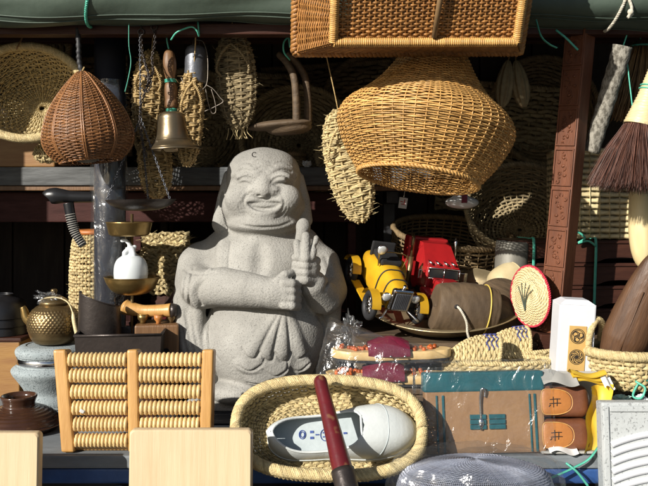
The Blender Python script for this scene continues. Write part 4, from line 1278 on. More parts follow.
# odds and ends on the back shelf
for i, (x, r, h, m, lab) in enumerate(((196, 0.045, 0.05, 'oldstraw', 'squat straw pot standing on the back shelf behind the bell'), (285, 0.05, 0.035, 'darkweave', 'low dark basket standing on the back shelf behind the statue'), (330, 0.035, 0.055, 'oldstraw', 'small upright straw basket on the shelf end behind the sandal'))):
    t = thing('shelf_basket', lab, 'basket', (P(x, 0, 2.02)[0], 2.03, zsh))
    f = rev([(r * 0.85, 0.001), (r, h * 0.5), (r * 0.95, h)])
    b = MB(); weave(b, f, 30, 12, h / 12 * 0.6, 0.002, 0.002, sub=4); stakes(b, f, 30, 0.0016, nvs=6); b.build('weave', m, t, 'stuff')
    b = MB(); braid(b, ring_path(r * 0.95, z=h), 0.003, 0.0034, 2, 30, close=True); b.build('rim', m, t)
    b = MB(); b.lathe([(0.001, 0.002), (r * 0.85, 0.002)], 20); b.build('floor', m, t)

# ================================================================== goods on the left of the table
def tz(py, d):
    return P(0, py, d)[2]
# foot massager with rollers
fm = thing('foot_massager', 'honey wood roller foot massager standing on edge at the table front', 'massager', P(133, 457, 1.392) * [1, 1, 0] + [0, 0, ZT], (-8, 0, 0))
k = 1.395 / FOC
H = 100 * k
def post(x0, x1, w):
    b = MB()
    A = np.array([[x0, 0], [x1, H]])
    M = np.eye(4); M[0, 2] = (x1 - x0) / H
    b.box((w * k, 0.036, H), (x0, 0, H / 2), bev=0.005, seg=3, M=M)
    b.build('frame_post', 'wood_mass', fm)
xl = lambda z: (-66 + (-80 + 66) * z / H * 1.0) * k
post(-62 * k, -75 * k, 13); post(3 * k, -2 * k, 11); post(73 * k, 74 * k, 12)
b = MB(); b.box((146 * k, 0.014, 0.012), (4 * k, 0.006, 0.007), bev=0.003); b.build('cross_rail', 'wood_mass', fm)
b = MB(); b.box((146 * k, 0.014, 0.012), (-1 * k, 0.008, H - 0.016), bev=0.003); b.build('cross_rail', 'wood_mass', fm)
disc = None
for col in (0, 1):
    for i in range(6):
        z = H * (0.085 + i * 0.158) + 0.004
        f = z / H
        xa = (-62 - 13 * f + 7) * k if col == 0 else (3 - 5 * f + 6) * k
        xb = (3 - 5 * f - 6) * k if col == 0 else (73 + f - 6) * k
        n = 14
        dx = (xb - xa) / n
        b = MB()
        prof = []
        for j in range(n):
            c = (j + 0.5) * dx
            prof += [(0.0068, c - dx * 0.5), (0.0104, c - dx * 0.43), (0.0122, c - dx * 0.2), (0.0125, c), (0.0122, c + dx * 0.2), (0.0104, c + dx * 0.43)]
        prof = np.array([(0.001, 0)] + prof + [(0.001, n * dx)])
        ang = np.linspace(0, 2 * math.pi, 20, endpoint=False)
        rr = prof[:, 0:1] * (1 + 0.055 * np.cos(10 * ang)[None])
        A = np.stack([np.repeat(prof[:, 1:2], 20, 1), rr * np.cos(ang), rr * np.sin(ang)], -1)
        b.grid(A, close_u=True, tone=rng.uniform(0.9, 1.08))
        r_ = b.build('roller', 'wood_roller', fm)
        r_.location = (xa, -0.008, z)
        r_.rotation_euler = (rng.uniform(0, 6), 0, 0)
b = MB(); b.box((0.008, 0.003, 0.006), (-49 * k, -0.021, H * 0.40), (10, 30, 20)); b.build('paper_scrap', 'paper', fm)

# cutting boards leaning on the table front
for lab, x0, x1, yt, d in (('square pale pine cutting board propped before the foot massager', 132, 253, 427, 1.262), ('pale pine board propped before the brown glazed lid', -70, 43, 430, 1.262)):
    k = d / FOC
    w, h = (x1 - x0) * k, 0.24
    t = thing('cutting_board', lab, 'cutting board', (P((x0 + x1) / 2, 0, d)[0], d - 0.02, tz(yt, d) - h), (-3, 0, 0))
    b = MB()
    bm = bmesh.new()
    r, seg = 0.007, 5
    pts = []
    for cx, cz, a0 in ((w / 2 - r, h - r, 0), (-w / 2 + r, h - r, 90), (-w / 2 + r, r, 180), (w / 2 - r, r, 270)):
        for s in range(seg + 1):
            a = rad(a0 + 90 * s / seg)
            pts.append((cx + r * math.cos(a), cz + r * math.sin(a)))
    n = len(pts)
    pts = np.array(pts)
    cen = np.array([0, h / 2])
    ring = lambda y, s: np.column_stack([pts[:, 0] - np.sign(pts[:, 0]) * s, np.full(n, y), pts[:, 1] - np.sign(pts[:, 1] - h / 2) * s])
    A = np.stack([ring(-0.011, 0.0025), ring(-0.009, 0.0006), ring(-0.0075, 0), ring(0.0075, 0), ring(0.009, 0.0006), ring(0.011, 0.0025)])
    b.grid(A, close_u=True)
    b.add(A[0], ngons=[list(range(n))[::-1]], smooth=False)
    b.add(A[-1], ngons=[list(range(n))], smooth=False)
    b.build('board', 'wood_pale', t)
    # stands on the bench through two feet
    hz = t.location.z - ZB
    for s in (-1, 1):
        b = MB(); b.box((0.03, 0.02, hz), (s * w * 0.3, 0, -hz / 2), bev=0.003); b.build('foot', 'wood_pale', t)

# brown glazed lid
c0 = P(19, 432, 1.53) * [1, 1, 0] + [0, 0, ZT]
gl_ = thing('glazed_lid', 'dark brown glazed earthenware jar lid with ring knob', 'pot lid', c0)
k = 1.53 / FOC
prof = np.array([(0.1, 17), (10, 16), (13, 18), (13.5, 24), (15.5, 27), (17, 27.5), (17.5, 26), (16, 22), (15.5, 17), (20, 15.5), (27, 13), (34, 9), (40, 3.5), (42, 0.5), (41, 0), (0.1, 0)]) * k
zz = 4 * k
pr = smooth_path(prof, 110)
pr[60:95, 1] += 0.0006 * np.sin(np.arange(35) * 1.5)
b = MB(); b.lathe(pr, 48, M=TR((0, 0, 0.012))); b.build('lid', 'glaze', gl_)
b = MB(); b.lathe(np.array([(0.1, 0), (37, 0), (38, 5.5), (0.1, 5.5)]) * k, 40); b.build('seat_ring', 'glaze', gl_)

# stone pot
c0 = P(52, 400, 1.72) * [1, 1, 0] + [0, 0, ZT]
k = 1.72 / FOC
pt_ = thing('stone_pot', 'lidded blue grey stone pot with metal band round its rim', 'pot', c0)
prof = np.array([(0.1, 0), (28, 0), (30, 3), (29, 8), (26, 12), (27, 17), (33, 26), (38, 33), (38.5, 37), (35, 40), (32.5, 41.5), (32.5, 49), (34, 50.5), (35, 54), (34, 57), (30, 59.5), (25, 60.5), (24, 59.8), (20, 60), (0.1, 60.5)]) * k
b = MB(); b.lathe(prof, 48, dense=90); b.build('body', 'potstone', pt_)
b = MB(); b.lathe(np.array([(33.2, 42.5), (33.8, 43), (33.8, 48.2), (33.2, 48.7)]) * k, 48); b.build('metal_band', 'chrome', pt_)

# kettle on the pot
zk = ZT + 61 * k
kt = thing('brass_kettle', 'small brass kettle with hobnail body and bamboo wrapped bail on the stone pot', 'kettle', (c0[0] + 0.004, c0[1], zk))
pr = smooth_path(np.array([(0.1, 0.2), (14, 0.3), (19, 2), (23, 8), (25, 16), (25.2, 22), (23, 30), (18, 36), (13, 39), (12, 40), (0.1, 40)]) * k, 150)
a = np.linspace(0, 2 * math.pi, 240, endpoint=False)
A = []
for j, (r, z) in enumerate(pr):
    w = np.clip((z / k - 11) / 2, 0, 1) * np.clip((36 - z / k) / 2, 0, 1)
    row = z / (2.5 * k)
    bmp = np.maximum(0, np.cos(a * 40 + math.pi * (math.floor(row) % 2))) * math.sin(math.pi * (row % 1))
    rr = r + 0.0014 * w * bmp
    A.append(np.stack([rr * np.cos(a), rr * np.sin(a), np.full(240, z)], -1))
b = MB(); b.grid(A, close_u=True); b.build('body', 'brass_dark', kt)
b = MB(); b.lathe(np.array([(14, 39), (14.5, 41), (12, 44), (7, 47), (3, 48), (2.2, 49.5), (3.2, 52), (2.5, 54), (0.1, 54.5)]) * k, 28, dense=40); b.build('lid', 'brass_dark', kt)
b = MB(); b.tube(smooth_path([(-21 * k, -0.006, 21 * k), (-26 * k, -0.008, 26 * k), (-28 * k, -0.009, 33 * k), (-29.5 * k, -0.010, 37 * k)], 16), np.linspace(5.5, 2.8, 16) * k, 12); b.build('spout', 'brass', kt)
g = smooth_path([(-14 * k, 0, 37 * k), (-10 * k, -0.012, 44 * k), (4 * k, -0.022, 47 * k), (17 * k, -0.026, 43 * k), (23 * k, -0.03, 33 * k), (25.5 * k, -0.034, 22 * k), (29 * k, -0.036, 8 * k), (30 * k, -0.036, 4 * k)], 60)
b = MB(); b.tube(g, 0.0016, 8); b.tube(g[34:58], np.interp(np.linspace(0, 1, 24), [0, 0.15, 0.85, 1], [0.002, 0.0046, 0.0042, 0.002]), 10); b.build('bail_handle', 'bamboo', kt)

def crumple(name, label, c, size, m='film_bag', seed=1, n=22, amp=0.25, parent=None, cat='plastic film', rot=(0, 0, 0), squash=1.0):
    """a crumpled bag of thin film round a body of the given half sizes"""
    rg = np.random.default_rng(seed)
    th = np.linspace(0.06, math.pi - 0.06, n)
    ph = np.linspace(0, 2 * math.pi, n * 2, endpoint=False)
    T, Q = np.meshgrid(th, ph, indexing='ij')
    d = np.ones_like(T)
    for q in range(9):
        kx = rg.normal(0, 3.2, 3)
        v = np.sin(T) * np.cos(Q) * kx[0] + np.sin(T) * np.sin(Q) * kx[1] + np.cos(T) * kx[2] + rg.uniform(0, 6)
        d += amp * 0.4 * (1 - 2 * np.abs(np.sin(v))) * 0.6
    A = np.stack([np.sin(T) * np.cos(Q) * size[0] * d, np.sin(T) * np.sin(Q) * size[1] * d, np.cos(T) * size[2] * d * squash], -1)
    b = MB(); b.grid(A, close_u=True, smooth=False)
    o = b.build(name, m, parent)
    o.location = [float(v) for v in c]
    o.rotation_euler = [rad(r) for r in rot]
    if parent is None:
        tag(o, label, cat)
    return o
crumple('crumpled_film', 'crumpled clear plastic film lying on the brass kettle lid', P(48, 297, 1.70), (0.030, 0.02, 0.014), 'film', 3, amp=0.5)

# wooden box and black bowls at far left
c0 = P(2, 400, 1.84) * [1, 1, 0] + [0, 0, ZT]
wb = thing('plywood_box', 'tan plywood box standing behind the stone pot', 'box', c0)
hb_ = tz(337, 1.84) - ZT
b = MB(); b.box((0.13, 0.012, hb_), (0, -0.06, hb_ / 2)); b.build('front_panel', 'wood_amber', wb)
b = MB(); b.box((0.13, 0.012, hb_), (0, 0.06, hb_ / 2)); b.build('back_panel', 'wood_amber', wb)
for s in (-1, 1):
    b = MB(); b.box((0.012, 0.107, hb_), (s * 0.059, 0, hb_ / 2)); b.build('side_panel', 'wood_amber', wb)
b = MB(); b.box((0.106, 0.107, 0.012), (0, 0, 0.007)); b.build('bottom', 'wood_amber', wb)
b = MB(); b.box((0.14, 0.14, 0.008), (0, 0, hb_ + 0.0045)); b.build('lid', 'wood_dark', wb)
for i in range(3):
    t = thing('black_bowl', ['black lacquer bowl, lowest of the stack on the plywood box', 'black lacquer bowl between two others in the stack', 'black lacquer bowl, topmost of the stack on the plywood box'][i], 'bowl', (c0[0] - 0.005, c0[1], ZT + hb_ + 0.009 + i * 0.019), (0, 0, 0), 'stacked black bowls')
    b = MB(); b.lathe([(0.063, 0.0), (0.064, 0.002), (0.060, 0.022), (0.050, 0.038), (0.034, 0.047), (0.03, 0.052), (0.028, 0.052), (0.027, 0.047), (0.001, 0.046)], 36, dense=40); b.build('bowl', 'black', t)
    b = MB(); b.tube(ring_path(0.0635, z=0.001), 0.001, 5, close=True); b.build('rim', 'black', t)
# amber drawer box on the back shelf
c0 = P(12, 0, 1.97)
ab = thing('amber_box', 'flat amber wood box lying on the back shelf', 'box', (c0[0], 2.02, zsh))
b = MB(); b.box((0.22, 0.13, 0.086), (0, 0, 0.0435), bev=0.003); b.build('body', 'wood_amber', ab)
b = MB(); b.box((0.226, 0.136, 0.012), (0, 0, 0.0935), bev=0.003); b.build('lid', 'wood_amber', ab)

# tall straw basket behind the post
c0 = P(97, 390, 1.87) * [1, 1, 0] + [0, 0, ZT]
k = 1.87 / FOC
ht = tz(232, 1.87) - ZT
tsb = thing('tall_straw_basket', 'tall straw basket with orange rim standing behind the post', 'basket', c0)
f = rev([(0.052, 0.002), (0.056, 0.1), (0.06, 0.2), (0.058, 0.3), (0.050, ht)])
b = MB(); weave(b, f, 44, 56, 0.0034, 0.0018, 0.0022, sub=4, jit=0.16); fuzz(b, f, 200, 0.02, 0.0005, 0.0025); b.build('weave', 'straw', tsb, 'stuff')
b = MB(); stakes(b, f, 44, 0.0016, nvs=12); b.build('stakes', 'straw2', tsb, 'stuff')
b = MB(); b.tube(ring_path(0.050, z=ht), 0.006, 8, close=True); b.build('rim', 'orange_rim', tsb)

# iron hopper and iron box
c0 = P(100, 400, 1.645) * [1, 1, 0] + [0, 0, 0]
k = 1.645 / FOC
c0[2] = ZT
zb = tz(366, 1.645) - ZT
ib = thing('iron_box', 'dark brown iron box with folded rim standing on a block', 'box', (P(122, 0, 1.645)[0], 1.645, ZT), (0, 0, 6))
zt_ = tz(331, 1.645) - ZT
b = MB()
w = 41 * k
pro = [(-w, -0.055), (w, -0.055), (w + 0.003, 0.055), (-w - 0.003, 0.055)]
A = np.array([[(x * 0.94, y * 0.9, z0) for x, y in pro] if i == 0 else [(x, y, z0) for x, y in pro] for i, z0 in enumerate((zb - 0.03, zt_))])
b.grid(A, close_u=True, smooth=False)
A2 = np.array([[(x * 0.97, y * 0.94, zt_) for x, y in pro], [(x * 0.90, y * 0.84, zb - 0.027) for x, y in pro]])
b.grid(A2, close_u=True, smooth=False)
b.add(A[0], ngons=[[3, 2, 1, 0]], smooth=False); b.add(A2[1], ngons=[[0, 1, 2, 3]], smooth=False)
b.build('shell', 'iron', ib)
b = MB()
for i in range(4):
    p, q = np.array([*pro[i], zt_]), np.array([*pro[(i + 1) % 4], zt_])
    b.tube([p, q], 0.0028, 8)
b.build('rolled_rim', 'iron', ib)
b = MB(); b.box((0.14, 0.08, zb - 0.031), (0, 0, (zb - 0.031) / 2)); b.build('support_block', 'wood_dark', ib)
hc = thing('iron_chute', 'curved dark iron chute standing in the iron box', 'chute', (P(99, 0, 1.66)[0], 1.668, ZT + zb - 0.024), (4, 0, 12))
a = np.linspace(rad(-200), rad(20), 26)
A = []
h = tz(291, 1.66) - (ZT + zb - 0.024)
for j, t in enumerate(np.linspace(0, 1, 12)):
    r = 0.040 + 0.004 * math.sin(t * 3)
    top = h - 0.030 * (np.cos(a) * 0.5 + 0.5)
    A.append(np.stack([r * np.cos(a), r * 0.8 * np.sin(a), t * top], -1))
A = np.array(A)
b = MB(); b.grid(A); b.grid(A * [0.95, 0.95, 1] )
b.tube(A[-1], 0.0016, 6); b.build('sheet', 'iron', hc)

# clutter between post and statue
c0 = P(148, 310, 1.70)
th_ = thing('handled_tool', 'turned wooden handle with dark iron socket lying before the brass stand', 'tool', c0, (0, 2, -6))
k = 1.70 / FOC
b = MB(); b.tube(smooth_path([(-27 * k, 0, 3 * k), (-20 * k, 0, 1 * k), (-5 * k, 0, -1 * k), (14 * k, 0, 0), (24 * k, 0, 1 * k)], 30), np.interp(np.linspace(0, 1, 30), [0, 0.05, 0.14, 0.5, 0.85, 1], [3, 6, 8, 5.8, 6.5, 7]) * k, 14); b.build('handle', 'wood_mass', th_)
b = MB(); b.tube([(23 * k, 0, 1 * k), (29 * k, 0.004, 1 * k)], [7.4 * k, 6 * k], 12); b.build('socket', 'iron', th_)
cl_ = thing('work_block', 'dark wooden block with round holes and pegs behind the iron box', 'block', P(158, 0, 1.71) * [1, 1, 0] + [0, 0, ZT], (0, 0, 8))
zq = tz(322, 1.71) - ZT
b = MB(); b.box((0.09, 0.09, zq), (0, 0.0, zq / 2), bev=0.004); b.build('block', 'wood_brown', cl_)
for x, z in ((-0.01, zq - 0.05), (0.02, zq - 0.055), (0.0, zq - 0.075)):
    b = MB(); b.tube(xf(ring_path(0.0055, n=16), TR((x, -0.0455, z), (90, 0, 0))), 0.0012, 5, close=True); b.tube([(x, -0.0453, z), (x, -0.0445, z)], 0.005, 12); b.build('hole', 'ink_black', cl_)  # black discs on the face, the shade inside holes put into colour
for i, (x, y, r, m) in enumerate(((-0.028, -0.02, 0.011, 'brass'), (0.006, -0.025, 0.009, 'slip_tan'), (0.030, -0.01, 0.010, 'brass_dark'))):
    t = thing('brass_cup' if 'brass' in m else 'wooden_cup', ['tiny bright brass cup on the holed wooden block', 'tiny orange turned cup on the holed wooden block', 'tiny dark brass cup on the holed wooden block'][i], 'cup', P(158, 0, 1.71) * [1, 1, 0] + [x, y, ZT + zq], (0, 0, 0))
    b = MB(); b.lathe([(0.001, 0), (r * 0.6, 0), (r * 0.5, 0.004), (r, 0.010), (r * 1.05, 0.019), (r * 0.9, 0.019), (r * 0.7, 0.008), (0.001, 0.006)], 20); b.build('cup', m, t)
    b = MB(); b.tube(ring_path(r, z=0.019, n=20), 0.0009, 5, close=True); b.build('lip', m, t)
b = MB()
ls = thing('lacquer_slats', 'slanting maroon lacquer slats leaning beside the statue', 'slats', P(170, 322, 1.83))
for i, (dx, an) in enumerate(((0, 32), (-0.014, 36), (0.014, 27))):
    b = MB(); b.box((0.012, 0.03, 0.17), (dx, i * 0.012, 0.03), (0, an, 0)); b.build('slat', 'maroon', ls)
# straw mats rolled behind
for i, (x, y, w, h, ro, lab) in enumerate(((164, 272, 52, 46, 4, 'pale plaited straw mat leaning low behind the brass stand'), (166, 244, 48, 24, -3, 'pale folded straw mat leaning high behind the brass stand'))):
    d = 1.93 + 0.03 * i
    k = d / FOC
    t = thing('straw_mat', lab, 'mat', P(x, y, d), (-14, ro, 0))
    b = MB(); f = plane_surf(w * k, h * k); weave(b, f, 14, 14 if i == 0 else 8, h * k / (14 if i == 0 else 8) * 0.6, 0.0025, 0.0022, closed=False, sub=4, jit=0.25); fuzz(b, f, 100, 0.03, 0.0006, 0.003); b.build('plait', 'straw', t, 'stuff')
    b = MB(); b.box((w * k * 0.98, 0.004, h * k * 0.97), (0, 0.008, 0)); b.build('backing', 'straw2', t)
    zlow = P(x, y + h / 2, d)[2] - P(x, y, d)[2]
    b = MB(); b.box((0.05, 0.05, P(x, y, d)[2] + zlow - ZT - 0.002), (0.0, 0.03, zlow - (P(x, y, d)[2] + zlow - ZT) / 2)); b.build('prop', 'wood_dark', t)
# black cloth under the statue
u, v = np.meshgrid(np.linspace(-1, 1, 40), np.linspace(-1, 1, 30))
A = np.stack([-0.135 + 0.20 * u, 1.745 + 0.19 * v, ZT + 0.0022 + 0.0012 * np.sin(u * 9 + v * 5) * np.sin(v * 7)], -1)
b = MB(); b.grid(A); b.grid(A - [0, 0, 0.0015])
tag(b.build('black_cloth', 'black_cloth'), 'black cloth spread under the stone statue', 'cloth')

t = crumple('paper_scrap', 'crumpled pale paper lying on the back shelf beside the statue head', P(307, 186, 1.96) * [1, 1, 0] + [0, 0, zsh + 0.008], (0.014, 0.012, 0.010), 'paper', 44, n=10, amp=0.4, cat='paper')
pd = thing('pale_dish', 'pale shallow dish lying in the dark maroon cabinet', 'dish', (P(24, 0, 2.08)[0], 2.06, ZT + 0.138))  # added dish, stands in for a whitish reflection inside the cabinet
b = MB(); b.lathe([(0.001, 0), (0.03, 0), (0.055, 0.010), (0.056, 0.012), (0.03, 0.004), (0.001, 0.004)], 36); b.build('dish', 'zinc', pd)
b = MB(); b.tube(ring_path(0.0555, z=0.0115), 0.001, 5, close=True); b.build('rim', 'zinc', pd)

# ================================================================== front centre
# oval straw tray propped up, with a white shoe in it
k = 1.32 / FOC
tr_ = thing('oval_straw_tray', 'oval pale straw basket tray propped up holding a white shoe', 'basket', P(329, 426, 1.318), (57, 1, 0))
ra, rb, dp = 93 * k, 0.079, 0.048
def tray_surf(u, v):
    a = 2 * math.pi * u
    t = np.clip(v / 0.45, 0, 1)                  # wall, then floor
    w = np.clip((v - 0.45) / 0.55, 0, 1)
    sq = 1.0 / (np.abs(np.cos(a)) ** 2.6 + np.abs(np.sin(a)) ** 2.6) ** (1 / 2.6)
    rx = (ra * (1 - 0.13 * t ** 2)) * (1 - 0.97 * w)
    ry = (rb * (1 - 0.16 * t ** 2)) * (1 - 0.97 * w)
    z = -dp * np.sin(t * math.pi / 2) - 0.002 * w
    return np.stack([rx * sq * np.cos(a), ry * sq * np.sin(a), z], -1)
b = MB(); weave(b, tray_surf, 64, 27, 0.0019, 0.0015, 0.0030, sub=5, sides=5, vr=(0.02, 0.45), tones=(0.68, 1.2), jit=0.2, pair=3)
weave(b, tray_surf, 64, 32, 0.0022, 0.0014, 0.0022, sub=4, sides=5, vr=(0.45, 0.99), tones=(0.65, 1.15), jit=0.15, pair=2); fuzz(b, tray_surf, 320, 0.018, 0.0006, 0.004, vr=(0.02, 0.6), sgn=-1); b.build('weave', 'straw', tr_, 'stuff')
b = MB(); stakes(b, tray_surf, 64, 0.0018, nvs=14); b.build('stakes', 'straw', tr_, 'stuff')
uu = np.arange(120) / 120
rim = tray_surf(uu, np.zeros(120))
b = MB(); braid(b, rim, 0.0072, 0.0027, 9, 26, close=True, per=16, tones=(0.7, 1.25)); braid(b, rim * [1.03, 1.05, 1] + [0, 0, -0.008], 0.0030, 0.0036, 2, 60, close=True, per=8); b.build('braided_rim', 'straw', tr_)

# white slip-on shoe lying in the tray
Mx = Matrix.LocRotScale(tr_.location, tr_.rotation_euler, None)
shw = thing('white_shoe', 'white leather slip on shoe with printed insole in the straw tray', 'shoe', Mx @ Vector((0.024, -0.004, -dp + 0.008)), (57, -2, 0))
Ls = 0.126
def sh_w(x):
    return np.interp(x, np.linspace(-1, 1, 9), [0.037, 0.037, 0.036, 0.036, 0.039, 0.044, 0.047, 0.046, 0.042]) * np.clip(1 - np.abs(x) ** np.where(np.asarray(x) < 0, 5.0, 3.4), 0, 1) ** 0.5
def sh_t(x):
    return smooth_path(np.array([(0, 0.046), (0, 0.048), (0, 0.044), (0, 0.042), (0, 0.046), (0, 0.049), (0, 0.046), (0, 0.038), (0, 0.026)]), 200)[np.clip(((x + 1) / 2 * 199).astype(int), 0, 199), 1] * np.clip(1 - np.clip(x, 0, 1) ** 9, 0.02, 1) ** 0.5
def sh_y(x):
    return 0.004 * np.sin(x * 2.4)
def sh_gap(x):
    return rad(56) * np.clip(1 - np.abs((x + 0.33) / 0.60) ** 3.0, 0, 1) ** 0.6
xs = -np.cos(np.linspace(0.02, math.pi - 0.02, 70))
def shell(off):
    out = []
    for side in (1, -1):
        rows = []
        for x in xs:
            xa = np.array([x])
            hw, tp_ = max(sh_w(xa)[0] - off, 0.0004), sh_t(xa)[0] - off
            a = np.linspace(0, math.pi / 2 - sh_gap(xa)[0], 18)
            rows.append(np.stack([np.full(18, x * (Ls - off)), sh_y(xa)[0] + side * hw * np.cos(a) ** 0.75, 0.002 + tp_ * np.sin(a) ** 0.85], -1))
        out.append(np.array(rows))
    return out
o_s, i_s = shell(0), shell(0.0028)
b = MB()
for A in o_s + i_s:
    b.grid(A)
b.build('upper', 'leather_shoe', shw)
ii = [j for j, x in enumerate(xs) if sh_gap(np.array([x]))[0] > 0.02]
edge = [0.5 * (o_s[0][j, -1] + i_s[0][j, -1]) for j in ii] + [0.5 * (o_s[1][j, -1] + i_s[1][j, -1]) for j in ii[::-1]]
b = MB(); b.tube(np.array(edge), 0.0022, 8, close=True); b.build('collar', 'leather_shoe', shw)
o_ = np.array([(x * Ls * 1.01, sh_y(x) + sh_w(x) * 1.03) for x in xs] + [(x * Ls * 1.01, sh_y(x) - sh_w(x) * 1.03) for x in xs[::-1]])
A = np.stack([np.column_stack([o_, np.full(len(o_), z)]) for z in (-0.007, -0.006, 0.003, 0.004)])
b = MB(); b.grid(A, close_u=True); b.add(A[0], ngons=[list(range(len(o_)))], smooth=False); b.add(A[-1], ngons=[list(range(len(o_)))[::-1]], smooth=False)
b.build('sole', 'leather_shoe', shw)
b = MB(); q = np.column_stack([o_ * [0.95, 0.90], np.full(len(o_), 0.008)]); b.add(q, ngons=[list(range(len(o_)))[::-1]], smooth=False); ins_ = b.build('insole', 'insole', shw)
b = MB()
for x, y, r in ((-0.068, 0.002, 0.0055), (-0.068, 0.002, 0.0035), (-0.030, 0.0, 0.0075)):
    b.tube(ring_path(r, r * 1.3, 24) + [x, y, 0.009], 0.0007, 5, close=True)
for x, y, w, h in ((-0.052, 0.006, 0.006, 0.004), (-0.052, -0.004, 0.006, 0.004), (-0.043, 0.001, 0.006, 0.002), (-0.030, 0.004, 0.008, 0.002), (-0.030, -0.003, 0.008, 0.002), (-0.012, 0.003, 0.002, 0.010), (-0.006, 0.003, 0.002, 0.010), (-0.010, -0.006, 0.008, 0.002), (0.004, 0.002, 0.006, 0.003)):
    b.box((w, h, 0.001), (x, y, 0.009), bev=0)
b.build('printed_logo', 'ink_blue', ins_)
b = MB(); b.box((0.009, 0.006, 0.001), (-0.0145, -0.013, 0.009), bev=0); b.build('printed_badge', 'ink_red', ins_)
aa = np.linspace(0.15, math.pi - 0.15, 50)
xq = 0.40 + 0.20 * np.sin(aa)
pts = np.stack([xq * Ls, sh_y(xq) + (sh_w(xq) + 0.0003) * np.sign(np.cos(aa)) * np.abs(np.cos(aa)) ** 0.75, 0.0022 + sh_t(xq) * np.sin(aa) ** 0.85], -1)
b = MB(); b.tube(pts, 0.0006, 5); b.build('stitch_seam', 'insole', shw)

# maroon handled hoe leaning against the tray
p0_, p1_ = P(319, 376, 1.325), P(350, 500, 1.19)
hd = thing('hand_hoe', 'hand tool with worn maroon wooden handle leaning across the straw tray', 'tool', p0_)
dv_ = p1_ - p0_
b = MB(); t = np.linspace(0, 1, 40)
b.tube(dv_ * t[:, None] * 0.80, np.interp(t, [0, 0.015, 0.05, 0.3, 0.8, 1], [0.004, 0.0085, 0.0112, 0.0118, 0.0150, 0.0165]), 20); b.build('handle', 'handle', hd)
b = MB(); b.tube(dv_ * np.linspace(0.78, 1.35, 20)[:, None], np.linspace(0.0185, 0.016, 20), 18); b.build('ferrule', 'iron', hd)
tip = dv_ * 1.35
b = MB(); b.box((0.09, 0.006, 0.10), tip + [0.03, 0, -0.035], (0, 20, 0), bev=0.002); b.build('blade', 'iron', hd)
b = MB(); b.tube(np.array([[0.0, -0.0115, -0.004], [0.0, -0.0125, -0.004]]) + dv_ * 0.08, 0.0022, 8); b.build('peg_hole', 'ink_black', hd)  # flat black spot painting in the shade of a peg hole

# tan folder with teal bands in clear film
k = 1.385 / FOC
w_, h_ = 0.206, 0.137
cf = thing('banded_case', 'tan case with teal bands and metal hook wrapped in clear plastic', 'case', (P(485, 0, 1.385)[0], 1.385, ZT), (-8, -1, 1))
b = MB(); b.box((w_, 0.03, h_), (0, 0, h_ / 2), bev=0.004); b.build('body', 'kraft', cf)
b = MB(); b.box((w_ + 0.003, 0.034, 0.034), (0, 0, h_ - 0.016), bev=0.004); b.build('top_band', 'teal', cf)
for x, w in ((-0.083, 0.003), (-0.072, 0.004), (0.078, 0.003), (0.087, 0.004)):
    b = MB(); b.box((w, 0.002, h_ - 0.040), (x, -0.0163, (h_ - 0.040) / 2 + 0.002), bev=0.0006); b.build('side_stripe', 'teal', cf)
for x in (-0.016, 0.017):
    for j in range(3):
        b = MB(); b.box((0.028, 0.003, 0.0075), (x + 0.003, -0.0172, 0.062 - j * 0.0085), bev=0.0006); b.build('label_bar', 'teal', cf)
b = MB()
hk = smooth_path([(-0.008, -0.018, 0.040), (-0.0085, -0.019, 0.085), (-0.007, -0.022, 0.105), (-0.003, -0.024, 0.110), (0.000, -0.021, 0.104), (0.0, -0.0185, 0.096)], 40)
b.tube(hk, 0.0021, 8); b.ell((-0.008, -0.019, 0.052), (0.005, 0.003, 0.008)); b.build('metal_hook', 'chrome', cf)
n = 46
u, v = np.meshgrid(np.linspace(-1, 1, n), np.linspace(0, 1, n))
rg = np.random.default_rng(11)
wr = np.zeros_like(u)
for q in range(10):
    kx, kz = rg.normal(0, 9), rg.normal(0, 7)
    wr += np.abs(np.sin(u * kx + v * kz + rg.uniform(0, 6))) * 0.0011
b = MB()
b.grid(np.stack([u * (w_ / 2 + 0.010) + 0.003 * np.sin(v * 9), -0.0225 - wr * 0.6, v * (h_ + 0.010) + 0.001], -1))
b.grid(np.stack([np.full_like(u, 0) + (w_ / 2 + 0.009) + wr, u * 0.021, v * (h_ + 0.010)], -1)); b.grid(np.stack([np.full_like(u, 0) - (w_ / 2 + 0.009) - wr, u * 0.021, v * (h_ + 0.010)], -1))
b.grid(np.stack([u * (w_ / 2 + 0.012), (v - 0.5) * 0.045, h_ + 0.008 + wr * 1.5], -1))
b.build('plastic_sleeve', 'film_bag', cf)

# fine mesh basket in clear bag, on the bench in front
c0 = P(475, 0, 1.265)
zb_ = P(0, 462, 1.265)[2]
mb_ = thing('mesh_dome', 'fine wire mesh dome wrapped in crumpled clear plastic', 'food cover', (c0[0], 1.265, ZB))
hh = zb_ + 0.008 - ZB
f = rev([(0.132, 0.0), (0.132, hh * 0.5), (0.120, hh * 0.86), (0.085, hh * 0.95), (0.04, hh * 0.985), (0.004, hh * 0.99)], 1.0, 0.62)
b = MB(); weave(b, f, 110, 80, 0.00055, 0.00055, 0.0005, sub=2, sides=3, jit=0.0); b.build('wire_mesh', 'mesh', mb_, 'stuff')
b = MB(); stakes(b, f, 220, 0.0006, nvs=20, sides=3); b.build('wire_ribs', 'mesh', mb_, 'stuff')
b = MB(); b.tube(np.array([f(np.array(q / 60), np.array(0.44)) for q in range(60)]), 0.003, 6, close=True); b.build('hoop', 'steel', mb_)
a = np.linspace(0, 2 * math.pi, 120, endpoint=False)
pr = smooth_path([(0.142, 0.0), (0.143, hh * 0.55), (0.128, hh * 0.93), (0.088, hh * 1.01), (0.04, hh * 1.03), (0.002, hh * 1.03)], 50)
A = []
